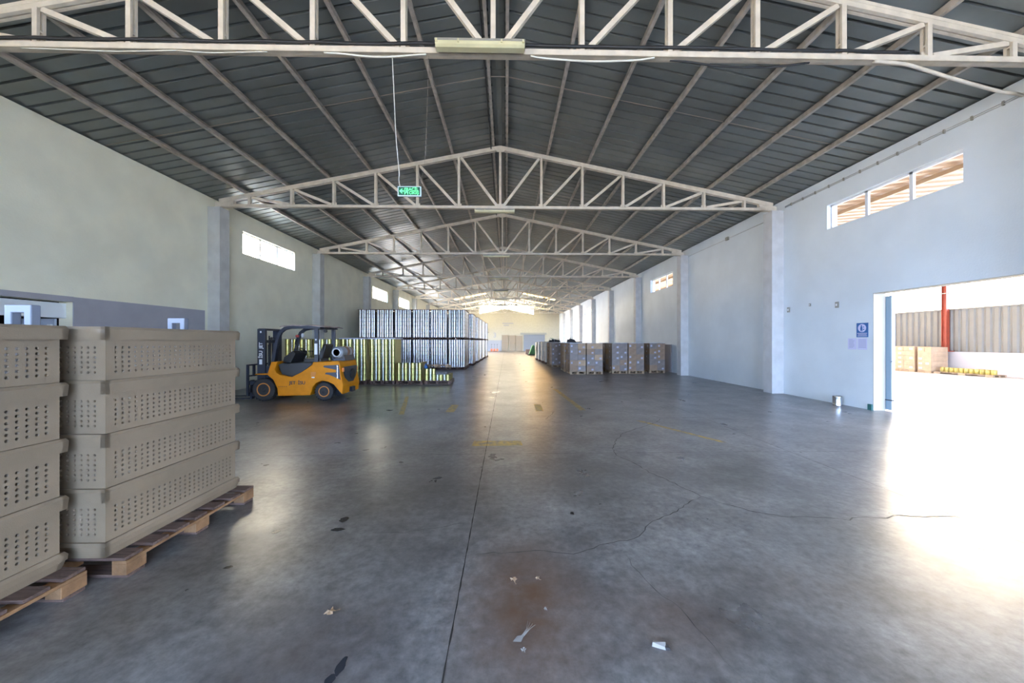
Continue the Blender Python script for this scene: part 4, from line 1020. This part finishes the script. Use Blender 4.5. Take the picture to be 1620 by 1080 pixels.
# ------------------------------------------------------------------ floor joints, cracks, marks
def ribbon(pts, w, z, m, name, jit=.0, sub=5, label=None, taper=True):
    mb = MB(); Q = []
    for (a, b_) in zip(pts, pts[1:]):
        a, b_ = Vector(a), Vector(b_); n_ = max(1, int((b_-a).length/.06)) if jit else 1
        for k in range(n_):
            p = a.lerp(b_, k/n_); nrm = Vector((-(b_-a).y, (b_-a).x)).normalized()
            Q.append(p + nrm*R.uniform(-jit, jit))
    Q.append(Vector(pts[-1])); Lf, Rt = [], []
    for i, p in enumerate(Q):
        d = (Q[min(i+1, len(Q)-1)] - Q[max(i-1, 0)]).normalized(); nrm = Vector((-d.y, d.x))
        ww = w*(R.uniform(.45, 1.3) if jit else 1)*(min(1, min(i, len(Q)-1-i)/3+.15) if taper and jit else 1)
        Lf.append(p+nrm*ww/2); Rt.append(p-nrm*ww/2)
    for i in range(len(Q)-1):
        mb.quad([(Rt[i].x, Rt[i].y, z), (Rt[i+1].x, Rt[i+1].y, z), (Lf[i+1].x, Lf[i+1].y, z), (Lf[i].x, Lf[i].y, z)])
    return mb.build(name, m, FLOOR)
for x, w_ in ((-.31, .009), (4.23, .006), (-4.85, .006)):
    ribbon([(x, YB+.1), (x, 12), (x, 30), (x, YF-.1)], w_, .0016, M['joint'], 'floor_joint', jit=.0016, taper=False)
for y in (5.12, 11.0, 16.9, 22.8, 28.7, 34.6, 40.5, -.8):
    ribbon([(XL+.05, y), (XR-.05, y+(.12 if y == 5.12 else 0))], .005, .0014, M['joint'], 'floor_joint', jit=.0012, taper=False)
CR = [
 ([(-.28,2.75),(-.04,2.76),(.16,2.78),(.29,2.78),(.52,2.73),(.63,2.79),(.88,2.89),(1.0,2.91),(1.13,2.97),(1.23,3.12),(1.35,3.22),(1.55,3.34),(1.75,3.48),(1.93,3.64),(2.06,3.71)], .009),
 ([(3.33,7.54),(3.02,7.11),(2.62,6.76),(2.1,6.31),(1.81,5.84),(1.63,5.39),(1.6,5.09),(1.74,4.69),(1.8,4.42),(1.95,4.07),(2.07,3.73),(2.21,3.54),(2.42,3.36),(2.65,3.27),(2.96,3.25),(3.16,3.21),(3.31,3.26),(3.54,3.24),(3.68,3.28),(3.88,3.26),(4.3,3.25)], .011),
 ([(1.73,8.86),(2.1,8.44),(2.67,8.3),(3.06,8.01),(3.33,7.54),(4.18,7.58),(5.15,7.29)], .016),
 ([(.91,2.72),(.93,2.59),(.96,2.43),(.97,2.38),(1.07,2.16),(1.1,1.95),(1.13,1.81),(1.16,1.7)], .006),
 ([(.34,7.45),(.83,7.44),(1.03,7.98),(1.13,8.33)], .012), ([(.82,7.34),(1.12,7.06),(1.81,6.62)], .012), ([(-1.19,3.05),(-.88,3.07),(-.3,3.24)], .005)]
for p, w_ in CR: ribbon(p, w_, .0018, M['crack'], 'floor_crack', jit=.014)
def blot(x, y, rx, ry, m, name, parent=None, z=.0016, n=14):
    mb = MB(); pts = [(x+math.cos(2*math.pi*k/n)*rx*R.uniform(.7, 1.15), y+math.sin(2*math.pi*k/n)*ry*R.uniform(.7, 1.15), z) for k in range(n)]
    mb.quad(pts); return mb.build(name, M[m], parent or FLOOR)
for (x, y, rx, ry) in ((-1.5,3.30,.045,.05),(-1.475,3.13,.06,.03),(-.838,1.815,.022,.06),(3.787,2.749,.03,.02),(-1.99,3.10,.03,.035),(.63,3.38,.022,.03),(-.86,1.74,.03,.03),(-2.03,2.62,.03,.02)):
    blot(x, y, rx, ry, 'oil', 'floor_stain')
def mark(p): MB().quad([(x, y, .0012) for x, y in p]).build('floor_marking', M['paint'], FLOOR)
mark([(-.55, 5.58), (.26, 5.60), (.24, 5.86), (-.53, 5.87)])
mark([(.70, 8.30), (.88, 8.30), (.90, 9.25), (.72, 9.25)]); mark([(-1.42, 8.25), (-1.22, 8.25), (-1.22, 9.2), (-1.42, 9.2)])
mark([(1.60, 12.2), (1.74, 12.2), (1.90, 8.4), (1.76, 8.4)]); mark([(2.68, 7.3), (2.80, 7.3), (3.6, 5.7), (3.5, 5.7)]); mark([(-3.0, 10.6), (-2.9, 10.6), (-2.3, 8.0), (-2.42, 8.0)])
# litter
def leaf(x, y, s, rz, label, m='leafm'):
    t = empty('dry_leaf' if m == 'leafm' else 'paper_scrap', (x, y, .003), label, 'leaf' if m == 'leafm' else 'paper scrap', None, rz)
    mb = MB(); out_ = [(0,-1),(.35,-.55),(.9,-.5),(.6,-.1),(.8,.4),(.3,.35),(.05,1),(-.3,.4),(-.85,.45),(-.55,-.05),(-.8,-.5),(-.3,-.5)]
    for k in range(12):
        a, b_ = out_[k], out_[(k+1)%12]
        mb.quad([(0,0,.012*s/.03), (a[0]*s, a[1]*s, .002+.006*(k%3)), (b_[0]*s, b_[1]*s, .002+.006*((k+1)%3))])
    o = mb.build('blade' if m == 'leafm' else 'sheet', M[m], t); so = o.modifiers.new('t', 'SOLIDIFY'); so.thickness = .0008
    if m == 'leafm': MB().tube([(0, -s, .002), (.1*s, -1.7*s, .003)], .0012, 5).build('stalk', M[m], t)
leaf(.05, 2.44, .028, .3, 'grey-brown dry leaf lying right of the floor joint'); leaf(.215, 2.45, .016, 1.0, 'small reddish leaf right of the larger dry leaf')
leaf(-1.07, 2.167, .034, 2.0, 'brown dry leaf lying left of the floor joint'); leaf(.091, 1.882, .016, .5, 'tiny paper scrap below the torn paper strip', 'scrap')
leaf(.24, 2.167, .012, .9, 'tiny pale scrap above the torn paper strip', 'scrap')
t = empty('torn_paper', (.07, 1.96, .002), 'torn pale paper strip with frayed tails on the floor', 'paper scrap')
MB().quad([(-.035,-.02,.002),(.01,-.03,.008),(.03,.01,.012),(-.01,.015,.004)]).build('sheet', M['scrap'], t); q = MB()
for k in range(4): q.tube([(.01+.004*k, .0, .008), (.045+.006*k, .05, .012), (.055+.014*k, .12-.01*k, .003)], .0014, 5)
q.build('frayed_tail', M['scrap'], t)
t = empty('crumpled_wrapper', (.83, 1.90, .002), 'crumpled grey wrapper with a dark end at lower right', 'wrapper', None, -.35)
MB().hexa([(-.04,-.018,0),(.03,-.02,0),(.035,.02,0),(-.035,.018,0),(-.036,-.01,.018),(.025,-.014,.012),(.03,.012,.02),(-.03,.012,.014)]).build('wrapper_body', M['scrap'], t)
MB().hexa([(.03,-.02,0),(.055,-.012,0),(.05,.012,0),(.035,.02,0),(.025,-.014,.012),(.05,-.008,.006),(.045,.008,.006),(.03,.012,.016)]).build('twisted_end', M['dark'], t)
o = bpy.data.objects.new('tin_can', MB().lathe([(.095,.0),(.1,.004),(.098,.01),(.098,.225),(.1,.235),(.096,.24),(.092,.235),(.09,.05)], n=24).mesh('tin_can', M['silver'])); C.objects.link(o); o.location = (8.50, 8.93, 0)
tag(o, 'open silver tin standing on the floor against the right wall', 'tin can')
